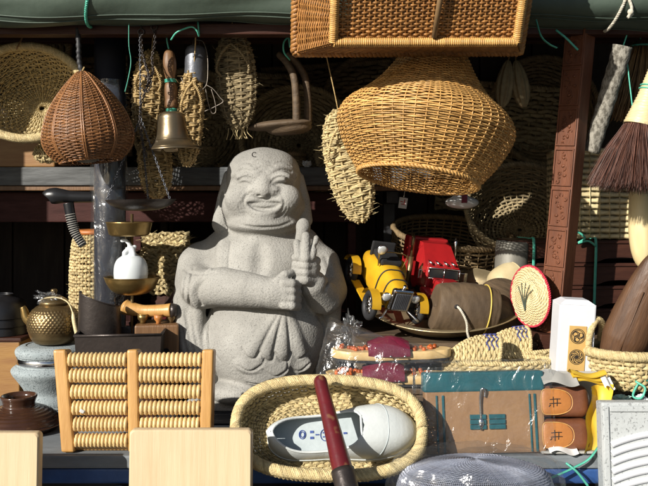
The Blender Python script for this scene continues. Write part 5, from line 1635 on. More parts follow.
for j, (r, z) in enumerate(pr):
    wv = sum(0.0016 * np.abs(np.sin(a * q + z * 40 * s + p)) for q, s, p in ((5, 1, 0), (9, -1.3, 1), (13, 0.7, 2), (4, 2.1, 4)))
    A.append(np.stack([(r + wv) * np.cos(a), (r * 0.64 + wv) * np.sin(a), z + wv * 1.4 * (r / 0.14)], -1))
b = MB(); b.grid(A, close_u=True); b.build('plastic_bag', 'film', mb_)

# ------------------------------------------------------------------ wooden sandals in plastic on the low crate
def clog(label, c, rot):
    t = thing('wooden_sandal', label, 'sandal', c, rot, 'wooden sandals in clear plastic')
    L, W = 0.225, 0.072
    xs = np.linspace(-1, 1, 40)
    hwv = np.interp(xs, [-1, -0.93, -0.6, -0.2, 0.3, 0.7, 0.93, 1], [0.0, 0.5, 0.78, 0.70, 0.9, 1.0, 0.62, 0.0]) * W / 2
    lift = np.interp(xs, [-1, -0.5, 0.2, 1], [0.004, 0.002, 0.0, 0.004])
    b = MB()
    A = []
    for z, s in ((0, 0.94), (0.002, 1.0), (0.013, 1.0), (0.015, 0.95)):
        A.append(np.concatenate([np.column_stack([xs * L / 2 * (0.99 + 0.01 * s), hwv * s, lift + z]), np.column_stack([xs[::-1] * L / 2, -hwv[::-1] * s, lift[::-1] + z])]))
    A = np.array(A); n = A.shape[1]
    b.grid(A, close_u=True); b.add(A[0], ngons=[list(range(n))], smooth=False); b.add(A[-1], ngons=[list(range(n))[::-1]], smooth=False)
    b.build('wood_sole', 'wood_roller', t)
    b = MB(); b.grid(np.array([np.column_stack([A[0][:, 0] * 0.97, A[0][:, 1], A[0][:, 2] - d]) for d in (0.005, 0.0002)]), close_u=True); b.add(np.column_stack([A[0][:, 0] * 0.97, A[0][:, 1], A[0][:, 2] - 0.005]), ngons=[list(range(n))], smooth=False); b.build('rubber_tread', 'rubber', t)
    # arched strap
    m = 24
    aa = np.linspace(rad(-8), rad(188), m)
    st_ = []
    for x, hgt in ((-0.032, 0.020), (-0.020, 0.026), (0.0, 0.030), (0.022, 0.028), (0.045, 0.018)):
        st_.append(np.stack([np.full(m, x) + 0.012 * np.cos(aa) * 0, (W / 2 + 0.003) * 0.86 * np.cos(aa), 0.012 + hgt * np.clip(np.sin(aa), -0.2, 1)], -1))
    st_ = np.array(st_)
    b = MB(); b.grid(st_); b.grid(st_ * [1, 0.96, 0.96]); b.build('strap', 'leather_maroon', t)
    for s in (-1, 1):
        for x in (-0.022, 0.004, 0.030):
            b = MB(); b.ell((x, s * (W / 2 - 0.001), 0.009), (0.0024, 0.0016, 0.0024), 10, 6); b.build('stud', 'chrome', t)
    b = MB()
    for i in range(int(70)):
        x = rng.uniform(-0.085, 0.095)
        if -0.03 < x < 0.044:
            continue
        w = np.interp(x / (L / 2), xs, hwv) * 0.7
        b.ell((x, rng.uniform(-w, w), 0.0175 + np.interp(x / (L / 2), xs, lift)), 0.0042, 8, 6, tone=rng.uniform(0.6, 1.3))
    b.build('massage_beads', 'beads', t, 'stuff')
    return t
c1 = P(389, 0, 1.475)
clog('lower wooden sandal with maroon strap and orange beads in plastic', (c1[0] - 0.004, 1.485, ZR + 0.006), (0, 0, 178))
clog('upper wooden sandal with maroon strap lying on another in plastic', (c1[0] + 0.006, 1.500, ZR + 0.048), (0, 0, 181))
# the bag
bag = MB()
a = np.linspace(0, 2 * math.pi, 90, endpoint=False)
A = []
rg = np.random.default_rng(5)
ks = [(rg.integers(3, 12), rg.normal(0, 3), rg.uniform(0, 6)) for _ in range(8)]
for j, t in enumerate(np.linspace(0, 1, 26)):
    rx, ry, z = 0.128 * (1 - 0.16 * t ** 2), 0.047 * (1 - 0.35 * t ** 2), t * 0.080
    sq = 1 / (np.abs(np.cos(a)) ** 4 + np.abs(np.sin(a)) ** 4) ** 0.25
    wv = sum(0.0013 * np.abs(np.sin(a * q + t * s * 3 + p)) for q, s, p in ks)
    zz = z + 0.040 * np.exp(-((np.cos(a) * rx + 0.085) / 0.03) ** 2) * t ** 3 - 0.03 * t ** 3 * np.clip(np.cos(a), 0, 1)
    A.append(np.stack([(rx + wv) * sq * np.cos(a), (ry + wv) * sq * np.sin(a), zz], -1))
bag.grid(A, close_u=True)
top = A[-1]
cen = top.mean(0) + [0, 0, 0.004]
bag.grid(np.array([top, top * 0.55 + cen * 0.45 + np.column_stack([0 * a, 0 * a, 0.006 * np.sin(7 * a)]), top * 0.05 + cen * 0.95]), close_u=True)
bo = bag.build('plastic_bag', 'film_bag'); bo.location = (c1[0], 1.492, ZR + 0.002)
tag(bo, 'crumpled clear plastic bag around the wooden sandals', 'plastic bag')
crumple('crumpled_film', 'gathered clear plastic tuft poking up beside the statue', P(350, 330, 1.50), (0.020, 0.016, 0.036), 'film_bag', 9, amp=0.5)
crumple('crumpled_film', 'clear plastic corner beside the straw tray rim', P(326, 378, 1.42), (0.016, 0.012, 0.010), 'film', 12, amp=0.5)

# ------------------------------------------------------------------ straw slippers with blue stitching
def straw_slipper(label, c, rot):
    t = thing('straw_slipper', label, 'slipper', c, rot, 'pair of straw slippers')
    L, W = 0.205, 0.078
    def outline(u):
        a = 2 * math.pi * u
        x = np.cos(a) * L / 2
        return x, np.sin(a) * W / 2 * (1 - 0.16 * np.cos(a) * -1 - 0.10) * (1 + 0.0 * x)
    def wall(u, v):
        x, y = outline(u)
        return np.stack([x * (1 - 0.03 * v), y * (1 + 0.05 * np.sin(v * 3)), v * 0.027], -1)
    b = MB(); weave(b, wall, 60, 6, 0.0030, 0.0026, 0.0022, sub=4, jit=0.05, tones=(0.85, 1.1))
    def floor(u, v):
        x, y = outline(u)
        return np.stack([x * (1 - v) * 0.98, y * (1 - v) * 0.98, np.full_like(u, 0.003)], -1)
    weave(b, floor, 60, 9, 0.0026, 0.0016, 0.0014, sub=2, sides=4); b.build('woven_sole', 'straw', t, 'stuff')
    def cap(u, v):                                 # toe cap arcs, toe at -x
        s = np.clip(v, 0, 1)
        xx = -L / 2 * 0.985 + s * 0.092
        yb = W / 2 * 0.96 * np.sqrt(np.clip(1 - (xx / (L / 2)) ** 2, 0.0, 1)) * (1 - 0.16 * (xx / (L / 2)) * 1 * -1 - 0.10)
        h = 0.016 + 0.036 * np.sin(np.clip(s * 1.35, 0, 1) * math.pi / 2) ** 0.8
        a = math.pi * (u * 1.0)
        return np.stack([xx + 0.012 * s * np.sin(a), -yb * np.cos(a), 0.012 + h * np.sin(a) ** 0.8], -1)
    b = MB(); weave(b, cap, 14, 22, 0.0030, 0.0022, 0.0017, closed=False, sub=5, jit=0.05, tones=(0.88, 1.1)); b.build('toe_cap', 'straw', t, 'stuff')
    b = MB(); e = cap(np.linspace(0, 1, 30), np.full(30, 0.99)); braid(b, e, 0.002, 0.0026, 2, 18)
    braid(b, wall(np.linspace(0, 1, 80, endpoint=False), np.full(80, 0.98)), 0.0018, 0.0024, 2, 46, close=True); b.build('rolled_edge', 'straw', t)
    b = MB()
    for s0 in (0.76, 0.84, 0.92):
        uu = np.linspace(0.18, 0.82, 30)
        p = cap(uu, s0 + 0.025 * np.sin(uu * 40)) + [0, 0, 0.0035]
        p[:, 1] *= 1.03
        b.tube(p, 0.0011, 5)
    b.build('blue_stitching', 'blue_thread', t)
    return t
s_ = straw_slipper('pale straw slipper with blue stitching showing its toe cap', (P(497, 0, 1.53)[0], 1.522, ZR + 0.008), (0, 0, 4)); s_.scale = (1.04, 1.05, 1.2)
s2_ = straw_slipper('pale straw slipper with blue stitching lying behind its twin', (P(528, 0, 1.58)[0] + 0.005, 1.60, ZR + 0.016), (0, -4, 10)); s2_.scale = (1.0, 1.0, 1.15)

pb = thing('prop_box', 'dark wooden box on the bench holding up the oval tray', 'box', (P(329, 0, 1.31)[0], 1.30, ZB))
b = MB(); b.box((0.20, 0.07, 0.155), (0, 0, 0.078), bev=0.003); b.build('body', 'wood_dark', pb)
b = MB(); b.box((0.21, 0.076, 0.012), (0, 0, 0.162), bev=0.003); b.build('lid', 'wood_dark', pb)

# ================================================================== metal tray and toys
c0 = P(450, 0, 1.76)
k = 1.75 / FOC
mt_ = thing('metal_tray', 'large round tarnished brass tray with raised rim on the crate', 'tray', (c0[0] - 0.008, 1.79, ZS + 0.032), (17, -3, 0))
prof = np.array([(0.1, 1), (45, 1), (56, 3), (66, 10), (72, 17), (82, 21), (83, 22), (82, 22.5), (71, 19), (64, 12), (55, 5.5), (44, 3.2), (0.1, 3.2)]) * k
b = MB(); b.lathe(prof, 64, dense=80); b.build('dish', 'tray_metal', mt_)
b = MB(); b.tube(ring_path(82.6 * k, 82.6 * k, 80, z=22 * k), 0.0018, 6, close=True); b.build('rolled_rim', 'tray_metal', mt_)
b = MB(); b.box((0.20, 0.02, 0.06), (0.02, 0.12, -0.030)); b.build('prop', 'wood_old', mt_)
# wide grey brim (old hat brim) leaning behind the wooden bowl
hb2 = thing('brimmed_disc', 'grey weathered wide brimmed disc leaning behind the wooden cup', 'disc', P(505, 310, 1.685), (60, 26, 0))
b = MB(); b.lathe([(0.001, 0.012), (0.03, 0.012), (0.036, 0.004), (0.062, 0.001), (0.072, 0.0), (0.072, -0.003), (0.036, 0.0), (0.03, 0.008), (0.001, 0.008)], 48, sx=0.95, sy=1.0); b.build('brim', 'wood_old', hb2)
b = MB(); b.tube(ring_path(0.0685, 0.072, 60, z=-0.001), 0.0016, 6, close=True); b.build('edge', 'wood_old', hb2)
# wooden cup on its side with elastic band and cord
wc2 = thing('wooden_cup', 'old dark wooden cup lying on its side with yellow elastic band', 'cup', P(462, 309, 1.655), (0, 0, 0))
ang = np.linspace(0, 2 * math.pi, 72, endpoint=False)
pf = smooth_path([(0.0005, -0.058), (0.030, -0.060), (0.043, -0.0595), (0.0485, -0.055), (0.053, -0.03), (0.0555, 0.0), (0.054, 0.035), (0.049, 0.060), (0.046, 0.068), (0.042, 0.066), (0.040, 0.05), (0.0005, 0.045)], 90)
A = []
for r, x in pf:
    rr = r * (1 + 0.010 * np.sin(2 * ang + 0.6)) + 0.00025 * math.sin(x * 700) * (r > 0.045) + 0.0004 * np.sin(ang * 9 + x * 300) * (r > 0.045)
    A.append(np.stack([np.full(72, x) + 0.004 * np.sin(ang), -rr * 0.95 * np.cos(ang), rr * np.sin(ang)], -1))
b = MB(); b.grid(A, close_u=True); b.build('bowl', 'wood_ring', wc2)
b = MB(); b.ell((-0.026, -0.0498, 0.012), (0.0055, 0.0025, 0.005), 12, 6); b.build('cord_hole', 'ink_black', wc2)  # black oval in place of the shade inside a cord hole
b = MB(); a = np.linspace(0, 2 * math.pi, 48, endpoint=False)
b.tube(np.stack([0.044 + 0.004 * np.sin(a), -0.0515 * np.cos(a), 0.0545 * np.sin(a)], -1), 0.0015, 6, close=True); b.build('elastic_band', 'rubber_band', wc2)
b = MB(); braid(b, smooth_path([(-0.027, -0.046, 0.014), (-0.020, -0.058, 0.008), (-0.006, -0.060, -0.014), (0.0, -0.056, -0.036), (0.006, -0.055, -0.050)], 30), 0.0012, 0.0016, 2, 14); b.build('cord', 'rope', wc2)
wc2.rotation_euler = (rad(4), rad(6), rad(6))

# yellow vintage toy car
tc = thing('toy_car', 'yellow vintage tin toy car with chrome radiator on the tray', 'toy car', P(387, 286, 1.70), (27, 7, 20))
tc.scale = (1.1, 1.1, 1.1)
def tb_(name, m, fn, parent=tc, **kw):
    b = MB(); fn(b); return b.build(name, m, parent, **kw)
# car frame: x across, -y forward, z up, length ~0.17
def hood(b):
    sec = [(-0.062, 0.020, 0.030), (-0.03, 0.023, 0.034), (0.0, 0.027, 0.037), (0.03, 0.031, 0.036), (0.075, 0.030, 0.030), (0.10, 0.020, 0.018)]
    A = []
    for y, hw, h in sec:
        a = np.linspace(rad(-30), rad(210), 20)
        A.append(np.stack([hw * np.sign(np.cos(a)) * np.abs(np.cos(a)) ** 0.6, np.full(20, y), 0.004 + h * (np.sign(np.sin(a)) * np.abs(np.sin(a)) ** 0.7)], -1))
    A = np.array(A); b.grid(A, smooth=True); b.add(A[0], ngons=[list(range(20))], smooth=False); b.add(A[-1], ngons=[list(range(20))[::-1]], smooth=False); b.add(np.vstack([A[:, 0], A[::-1, -1]]), ngons=[list(range(12))], smooth=False)
tb_('body', 'yellow', hood)
def cockpit(b):
    b.box((0.044, 0.05, 0.012), (0, 0.035, 0.043), bev=0.004)
    b.box((0.05, 0.006, 0.03), (0, 0.066, 0.045), (-10, 0, 0), bev=0.003)
tb_('seat', 'rubber', cockpit)
def radi(b):
    b.box((0.042, 0.012, 0.046), (0, -0.067, 0.012), bev=0.007, seg=3); b.tube([(0, -0.067, 0.034), (0, -0.067, 0.043)], [0.004, 0.003], 10)
rd_ = tb_('radiator', 'chrome', radi)
def gr(b):
    for i in range(9):
        b.box((0.0012, 0.002, 0.034), (-0.0135 + i * 0.0034, -0.0738, 0.011), bev=0)
tb_('grille_bars', 'steel', gr, rd_)
for i, y in enumerate((-0.038, -0.008)):
    def strap(b):
        a = np.linspace(rad(-25), rad(205), 24); hw, h = np.interp(y, [-0.062, -0.03, 0.0], [0.020, 0.023, 0.027]) + 0.0008, np.interp(y, [-0.062, -0.03, 0.0], [0.030, 0.034, 0.037]) + 0.0008
        p = np.stack([hw * np.sign(np.cos(a)) * np.abs(np.cos(a)) ** 0.6, np.full(24, y), 0.004 + h * np.sign(np.sin(a)) * np.abs(np.sin(a)) ** 0.7], -1)
        b.tube(p, 0.0016, 5)
    tb_('hood_strap', 'rubber', strap)
for s in (-1, 1):
    def lamp(b):
        b.lathe(np.array([(0.0001, 0.012), (0.004, 0.011), (0.0085, 0.003), (0.0095, 0.0), (0.0085, -0.001)]), 20, M=TR((s * 0.030, -0.068, 0.016), (90, 0, 0)) @ TR((0, 0, 0), (180, 0, 0)))
        b.tube([(s * 0.030, -0.062, 0.012), (s * 0.022, -0.056, -0.004)], 0.002, 6)
    lp = tb_('headlight', 'chrome', lamp)
    tb_('lens', 'lens', lambda b: b.ell((s * 0.030, -0.0685, 0.016), (0.0082, 0.0028, 0.0082), 18, 8), lp)
    for y in (-0.052, 0.072):
        def tyre(b):
            b.tube(xf(ring_path(0.0225, n=28), TR((s * 0.049, y, -0.014), (0, 90, 0))), 0.0062, 10, close=True)
        w_t = tb_('wheel', 'rubber', tyre)
        def rim_(b):
            b.tube([(s * 0.046, y, -0.014), (s * 0.053, y, -0.014)], 0.005, 12)
            for q in range(10):
                an = q * math.pi / 5
                b.tube([(s * 0.050, y, -0.014), (s * 0.050, y + 0.018 * math.cos(an), -0.014 + 0.018 * math.sin(an))], 0.0012, 5)
        tb_('spokes', 'chrome', rim_, w_t)
        def fender(b):
            a = np.linspace(rad(20), rad(165), 16)
            A = np.array([np.stack([np.full(16, s * x), y - 0.0315 * np.cos(a), -0.014 + 0.0315 * np.sin(a)], -1) for x in (0.040, 0.049, 0.058)]); b.grid(A); b.grid(A * [1, 1, 1] + [0, 0, -0.0012])
        tb_('fender', 'yellow', fender)
    tb_('running_board', 'yellow', lambda b: b.box((0.018, 0.08, 0.003), (s * 0.045, 0.01, -0.022), bev=0.001))
def axle(b):
    for y in (-0.052, 0.072):
        b.tube([(-0.05, y, -0.014), (0.05, y, -0.014)], 0.0022, 8)
    b.box((0.03, 0.15, 0.008), (0, 0.01, -0.006), bev=0.002)
tb_('chassis', 'iron_matte', axle)
def wsh(b):
    b.tube(smooth_path([(-0.026, 0.012, 0.036), (-0.026, 0.016, 0.062), (0.026, 0.016, 0.062), (0.026, 0.012, 0.036)], 30), 0.0012, 5)
tb_('windscreen_frame', 'brass', wsh)
def spot(b):
    b.lathe(np.array([(0.0001, 0.012), (0.005, 0.011), (0.0095, 0.003), (0.0108, 0.0), (0.0095, -0.001)]), 22, M=TR((-0.030, 0.008, 0.072), (90, 0, 0)) @ TR((0, 0, 0), (180, 0, 0)))
    b.tube(smooth_path([(-0.030, 0.014, 0.066), (-0.028, 0.016, 0.050), (-0.024, 0.014, 0.038)], 10), 0.0016, 6)
sp2 = tb_('spotlight', 'chrome', spot)
tb_('lens', 'lens', lambda b: b.ell((-0.030, 0.0075, 0.072), (0.0094, 0.003, 0.0094), 18, 8), sp2)
for s in (-1, 1):
    tb_('mudguard_stay', 'chrome', lambda b: b.tube(smooth_path([(s * 0.02, -0.066, -0.01), (s * 0.034, -0.084, -0.016), (s * 0.04, -0.086, -0.02)], 12), 0.0024, 6))

# red toy truck
tk = thing('toy_truck', 'red tin toy semi truck with chrome exhaust stacks behind the tray', 'toy truck', P(437, 281, 1.84), (7, 6, 16))
def tp(name, m, fn, parent=tk):
    b = MB(); fn(b); return b.build(name, m, parent)
tp('cab', 'red', lambda b: b.box((0.082, 0.055, 0.052), (0, -0.002, 0.012), bev=0.006, seg=3))
def fairing(b):
    v = [(-0.041, -0.018, 0.036), (0.041, -0.018, 0.036), (0.041, 0.062, 0.036), (-0.041, 0.062, 0.036), (-0.034, 0.030, 0.082), (0.034, 0.030, 0.082), (0.041, 0.062, 0.085), (-0.041, 0.062, 0.085)]
    b.add(v, quads=[(0, 1, 5, 4), (4, 5, 6, 7), (1, 2, 6, 5), (3, 0, 4, 7), (2, 3, 7, 6), (3, 2, 1, 0)], smooth=False)
tp('roof_fairing', 'red', fairing)
tp('sleeper', 'red', lambda b: b.box((0.10, 0.03, 0.120), (-0.008, 0.075, 0.030), bev=0.004))
tp('bonnet', 'red', lambda b: b.box((0.058, 0.055, 0.034), (0, -0.056, -0.006), (6, 0, 0), bev=0.007, seg=3))
tp('grille', 'chrome', lambda b: b.box((0.044, 0.005, 0.034), (0, -0.086, -0.008), (6, 0, 0), bev=0.002))
wf = tp('windscreen', 'glass_dark', lambda b: [b.box((0.034, 0.003, 0.020), (s * 0.0185, -0.0305, 0.023), (-8, 0, 0), bev=0.001) for s in (-1, 1)])
def wframe(b):
    for z in (0.0115, 0.0345):
        b.tube([(-0.038, -0.0325, z), (0.038, -0.0325, z)], 0.0013, 5)
    for x in (-0.038, 0, 0.038):
        b.tube([(x, -0.0325, 0.0115), (x, -0.0325, 0.0345)], 0.0013, 5)
tp('screen_frame', 'chrome', wframe, wf)
for s in (-1, 1):
    st2 = tp('exhaust_stack', 'brass_dark' if s < 0 else 'chrome', lambda b: [b.tube([(s * 0.054, 0.042, -0.04), (s * 0.054, 0.042, 0.045)], 0.0062, 12), b.tube([(s * 0.054, 0.042, 0.045), (s * 0.054, 0.044, 0.088), (s * 0.054, 0.05, 0.096)], 0.0042, 12)])
    tp('mirror', 'chrome', lambda b: [b.box((0.008, 0.003, 0.020), (s * 0.056, -0.026, 0.018), bev=0.001), b.tube([(s * 0.041, -0.02, 0.026), (s * 0.056, -0.026, 0.026)], 0.001, 5)])
    tp('fender', 'red', lambda b: b.box((0.028, 0.05, 0.012), (s * 0.042, -0.058, -0.018), (10, 0, 0), bev=0.005, seg=3))
    hl = tp('headlight', 'chrome', lambda b: b.ell((s * 0.036, -0.084, -0.014), (0.007, 0.006, 0.007), 14, 8))
    for y in (-0.055, 0.06, 0.095):
        wh = tp('wheel', 'rubber', lambda b: b.tube(xf(ring_path(0.015, n=24), TR((s * 0.046, y, -0.036), (0, 90, 0))), 0.0068, 8, close=True))
        tp('hub', 'chrome', lambda b: b.tube([(s * 0.044, y, -0.036), (s * 0.052, y, -0.036)], [0.009, 0.006], 12), wh)
for x in (-0.028, -0.010, 0.010, 0.028):
    tp('roof_horn', 'chrome', lambda b: b.tube([(x, -0.022, 0.043), (x - 0.004, 0.002, 0.048)], [0.0030, 0.0018], 8))
tp('chassis', 'iron_matte', lambda b: b.box((0.05, 0.20, 0.012), (0, 0.02, -0.03), bev=0.002))
tp('bumper', 'chrome', lambda b: b.box((0.094, 0.006, 0.012), (0, -0.094, -0.032), bev=0.003))
tp('side_badge', 'ink_black', lambda b: [b.tube(smooth_path([(-0.03 + q * 0.008, 0.0585, 0.062), (-0.033 + q * 0.008, 0.0585, 0.055), (-0.027 + q * 0.008, 0.0585, 0.050)], 8), 0.0008, 4) for q in range(2)])
bk = thing('toy_stand', 'dark wooden block under the red toy truck', 'block', (tk.location.x, 1.84, ZS))
b = MB(); b.box((0.10, 0.16, 0.03), (0, 0, 0.0155), bev=0.003); b.build('block', 'wood_dark', bk)
b = MB(); b.box((0.08, 0.12, 0.012), (0, 0.01, 0.0375), bev=0.003); b.build('step', 'wood_dark', bk)

# ------------------------------------------------------------------ right side
# pale gourd bowl and red-edged straw disc
gb = thing('gourd_bowl', 'pale gourd bowl tipped behind the red edged straw disc', 'bowl', P(502, 284, 1.76), (0, 78, 24))
gb.scale = (0.85, 0.85, 1.1)
b = MB(); b.lathe([(0.048, 0.03), (0.050, 0.03), (0.049, 0.015), (0.042, -0.008), (0.028, -0.022), (0.001, -0.028)], 40, dense=40); b.lathe([(0.047, 0.03), (0.046, 0.015), (0.039, -0.006), (0.026, -0.018), (0.001, -0.024)], 40, dense=30); b.build('shell', 'gourd', gb)
b = MB(); b.tube(ring_path(0.049, z=0.03), 0.0018, 6, close=True); b.build('lip', 'gourd', gb)
rd = thing('straw_disc', 'round straw plaque with red stitched edge and green painted sprig', 'plaque', P(530, 296, 1.625), (90, 0, -66))
def disc_s(u, v):
    r = 0.060 * (1 - v * 0.98)
    a = 2 * math.pi * u
    return np.stack([r * np.cos(a), r * np.sin(a), 0.012 * (1 - (r / 0.060) ** 2)], -1)
b = MB(); weave(b, disc_s, 56, 20, 0.0019, 0.0011, 0.0009, sub=3, sides=5, tones=(0.9, 1.1)); b.build('coil_weave', 'bamboo', rd, 'stuff')
b = MB(); braid(b, ring_path(0.061), 0.0014, 0.0016, 2, 44, close=True); b.build('red_edge', 'red_thread', rd)
b = MB()
for q in range(5):
    a0 = 0.6 + q * 0.45
    b.tube(smooth_path([(0, -0.03, 0.013), (0.012 * math.cos(a0), 0.0, 0.0155), (0.03 * math.cos(a0), 0.028 * math.sin(a0), 0.013)], 12), 0.0008, 5)
b.build('painted_sprig', 'canvas', rd)
# dull zinc canister
zc = thing('zinc_canister', 'dull zinc canister standing behind the straw disc', 'canister', (P(508, 0, 1.80)[0], 1.80, ZS), (0, 3, 0))
hz_ = tz(241, 1.80) - ZS
b = MB(); b.lathe([(0.001, 0), (0.036, 0), (0.037, 0.004), (0.037, hz_ - 0.004), (0.035, hz_), (0.033, hz_ - 0.003), (0.001, hz_ - 0.01)], 36); b.build('body', 'zinc', zc)
for z in (0.02, hz_ - 0.02):
    b = MB(); b.tube(ring_path(0.0372, z=z, n=40), 0.0012, 5, close=True); b.build('hoop', 'zinc', zc)

# carved beam
p0_, p1_ = P(553, 333, 1.64), P(578, 60, 1.64)
bm_ = thing('carved_beam', 'tall red brown beam with carved panels leaning upright', 'beam', p0_)
v_ = Vector(p1_ - p0_)
qt = v_.to_track_quat('Z', 'Y')
bm_.rotation_mode = 'QUATERNION'
Lb = v_.length
zz_ = v_.normalized(); yy_ = (Vector((0, 1, 0)) - zz_ * zz_.y).normalized(); xx_ = yy_.cross(zz_)
bm_.rotation_quaternion = Matrix((xx_, yy_, zz_)).transposed().to_quaternion()
yaw = np.array(Euler((0, 0, rad(-46))).to_matrix().to_4x4())
wx, wy = 0.048, 0.039
def loc(b_, size, c, bev=0.001, tone=1.0):
    b_.box(size, c, bev=bev, M=yaw, tone=tone)
zlow = (p0_[2] - ZR + 0.0) / 1.0
b = MB(); loc(b, (wx, wy, Lb + 0.05), (0, 0, Lb / 2 + 0.025), 0.0025); b.build('shaft', 'wood_red', bm_)
npn = 7
ph_ = 0.076
for i in range(npn):
    z0 = 0.055 + i * (ph_ + 0.006)
    b = MB()
    for x in (-wx / 2 + 0.004, wx / 2 - 0.004):
        loc(b, (0.003, 0.004, ph_), (x, -wy / 2 - 0.0012, z0 + ph_ / 2), 0.0006)
    for z in (z0 + 0.0015, z0 + ph_ - 0.0015):
        loc(b, (wx - 0.011, 0.004, 0.003), (0, -wy / 2 - 0.0012, z), 0.0006)
    fr = b.build('carved_frame', 'wood_red', bm_)
    b = MB()
    rg = np.random.default_rng(40 + i)
    for q in range(7):
        zc_ = z0 + 0.008 + q * 0.0095 + rg.uniform(-0.002, 0.002)
        x0_ = rg.uniform(-0.012, 0.012)
        tn = rg.choice([-1, 1]) * rg.uniform(4.0, 6.5)
        R_ = rg.uniform(0.004, 0.0075)
        tt = np.linspace(0.15, 1, 16)
        ph0 = rg.uniform(0, 6.28)
        sx_ = np.clip(x0_ + R_ * tt * np.cos(ph0 + tn * tt), -wx / 2 + 0.008, wx / 2 - 0.008)
        sz_ = np.clip(zc_ + R_ * tt * np.sin(ph0 + tn * tt), z0 + 0.004, z0 + ph_ - 0.004)
        b.tube(xf(np.stack([sx_, np.full(16, -wy / 2 - 0.0008), sz_], -1), yaw), np.linspace(0.0018, 0.0010, 16), 5)
        if q % 2:
            b.ell(xf(np.array([[-x0_ * 0.8, -wy / 2 - 0.0004, zc_ + 0.003]]), yaw)[0], (0.0045, 0.0024, 0.0032), 8, 6, rot=(0, rg.uniform(0, 180), -46))
    b.build('carved_scroll', 'wood_red', fr)
b = MB(); loc(b, (wx + 0.006, wy + 0.006, 0.046), (0, 0, 0.024), 0.003); b.build('foot_block', 'wood_red', bm_)
fz = p0_[2] - ZR
b = MB(); b.box((0.07, 0.07, fz), (0, 0.0, -fz / 2), bev=0.002); b.build('base_stand', 'wood_dark', bm_)

# mottled branch pole
p0_, p1_ = P(591, 152, 1.66), P(623, 46, 1.62)
br = thing('bark_pole', 'mottled grey bark pole hung at a slant right of the carved beam', 'pole', p0_)
b = MB(); t = np.linspace(0, 1, 40)[:, None]; b.tube((p1_ - p0_) * t + 0.0004 * np.column_stack([np.sin(t[:, 0] * 17), np.cos(t[:, 0] * 13), 0 * t[:, 0]]), np.linspace(0.0165, 0.0195, 40) + 0.0007 * np.sin(np.arange(40) * 1.3), 20); b.build('stem', 'bark', br)
b = MB(); e_ = p1_ - p0_; b.tube(smooth_path([e_ * 0.96, e_ + [0.01, 0.0, 0.03], e_ + [0.006, -0.03, 0.062]], 12), 0.0015, 6); b.build('hanging_twine', 'twine', br)

# horsehair brush hung by its wrapped handle
bx_, by_ = P(655, 70, 1.50), P(640, 126, 1.50)
hbs = thing('horsehair_brush', 'brown horsehair brush with bamboo wrapped neck hung at the right', 'brush', by_)
ax_ = by_ - bx_
b = MB(); t = np.linspace(0, 1, 60); pts = -ax_ * (1 - t)[:, None] * 1.0
b.tube(pts, np.interp(t, [0, 0.5, 1], [0.012, 0.019, 0.031]) + 0.0008 * (np.sin(t * 120)), 22); b.build('wrapped_neck', 'bamboo', hbs)
b = MB()
for tt in (0.30, 0.36):
    q = -ax_ * (1 - tt); a = np.linspace(0, 2 * math.pi, 24, endpoint=False); r = np.interp(tt, [0, 0.5, 1], [0.012, 0.019, 0.031]) + 0.0015
    n1 = nrm(np.cross(ax_, [0, 1, 0])); b.tube(q + r * (np.cos(a)[:, None] * n1 + np.sin(a)[:, None] * np.array([0, 1, 0])), 0.0017, 5, close=True)
b.tube(smooth_path([-ax_ * 0.95, -ax_ + [0.002, 0, 0.03], -ax_ + [0.0, 0.0, 0.10]], 10), 0.0016, 5); b.build('twine_tie', 'twine', hbs)
N_ = 9500
th0, rr0 = rng.uniform(0, 2 * math.pi, N_), np.sqrt(rng.uniform(0.0, 1, N_))
root = np.stack([0.029 * rr0 * np.cos(th0), 0.029 * rr0 * np.sin(th0), rng.uniform(-0.004, 0.006, N_)], -1)
dirv = nrm(np.stack([0.62 * rr0 * np.cos(th0) - 0.10, 0.62 * rr0 * np.sin(th0), -np.ones(N_)], -1) + rng.normal(0, 0.05, (N_, 3)))
ln = rng.uniform(0.100, 0.128, N_) * (1.0 - 0.10 * rr0)
V = []
side = nrm(np.cross(dirv, rng.normal(0, 1, (N_, 3))))
for f_, w_0 in ((0, 0.00045), (0.5, 0.0004), (1.0, 0.00015)):
    p = root + dirv * (ln * f_)[:, None] + np.array([0, 0, -0.020]) * (f_ ** 2) * rr0[:, None] + rng.normal(0, 0.0006, (N_, 3)) * f_
    V += [p - side * w_0, p + side * w_0]
V = np.stack(V, 1)
i0 = np.arange(N_)[:, None] * 6
Q = np.concatenate([i0 + np.array([[0, 1, 3, 2]]), i0 + np.array([[2, 3, 5, 4]])])
b = MB(); b.add(V.reshape(-1, 3), quads=Q, tone=np.repeat(rng.uniform(0.35, 1.9, N_), 6), smooth=True)
b.build('bristles', 'hair', hbs, 'stuff')

# twig broom behind
tbm = thing('twig_broom', 'bundle of brown twigs hung behind the horsehair brush', 'broom', P(640, 60, 1.74))
b = MB()
for i in range(260):
    a, r = rng.uniform(0, 6.28), math.sqrt(rng.uniform(0, 1))
    p = np.array([0.018 * r * math.cos(a), 0.018 * r * math.sin(a), 0.04])
    q = np.array([-0.035 + 0.055 * r * math.cos(a), 0.045 * r * math.sin(a), rng.uniform(-0.135, -0.10)])
    b.tube(smooth_path([p, (p + q) / 2 + rng.normal(0, 0.004, 3), q], 5), 0.0011, 4, tone=rng.uniform(0.6, 1.4))
b.build('twigs', 'twig', tbm, 'stuff')
b = MB(); braid(b, ring_path(0.021, z=0.03), 0.001, 0.0014, 2, 14, close=True); b.tube(smooth_path([(0, 0, 0.03), (0, -0.01, 0.09), (0, -0.02, 0.12)], 8), 0.0016, 5); b.build('binding', 'twine', tbm)

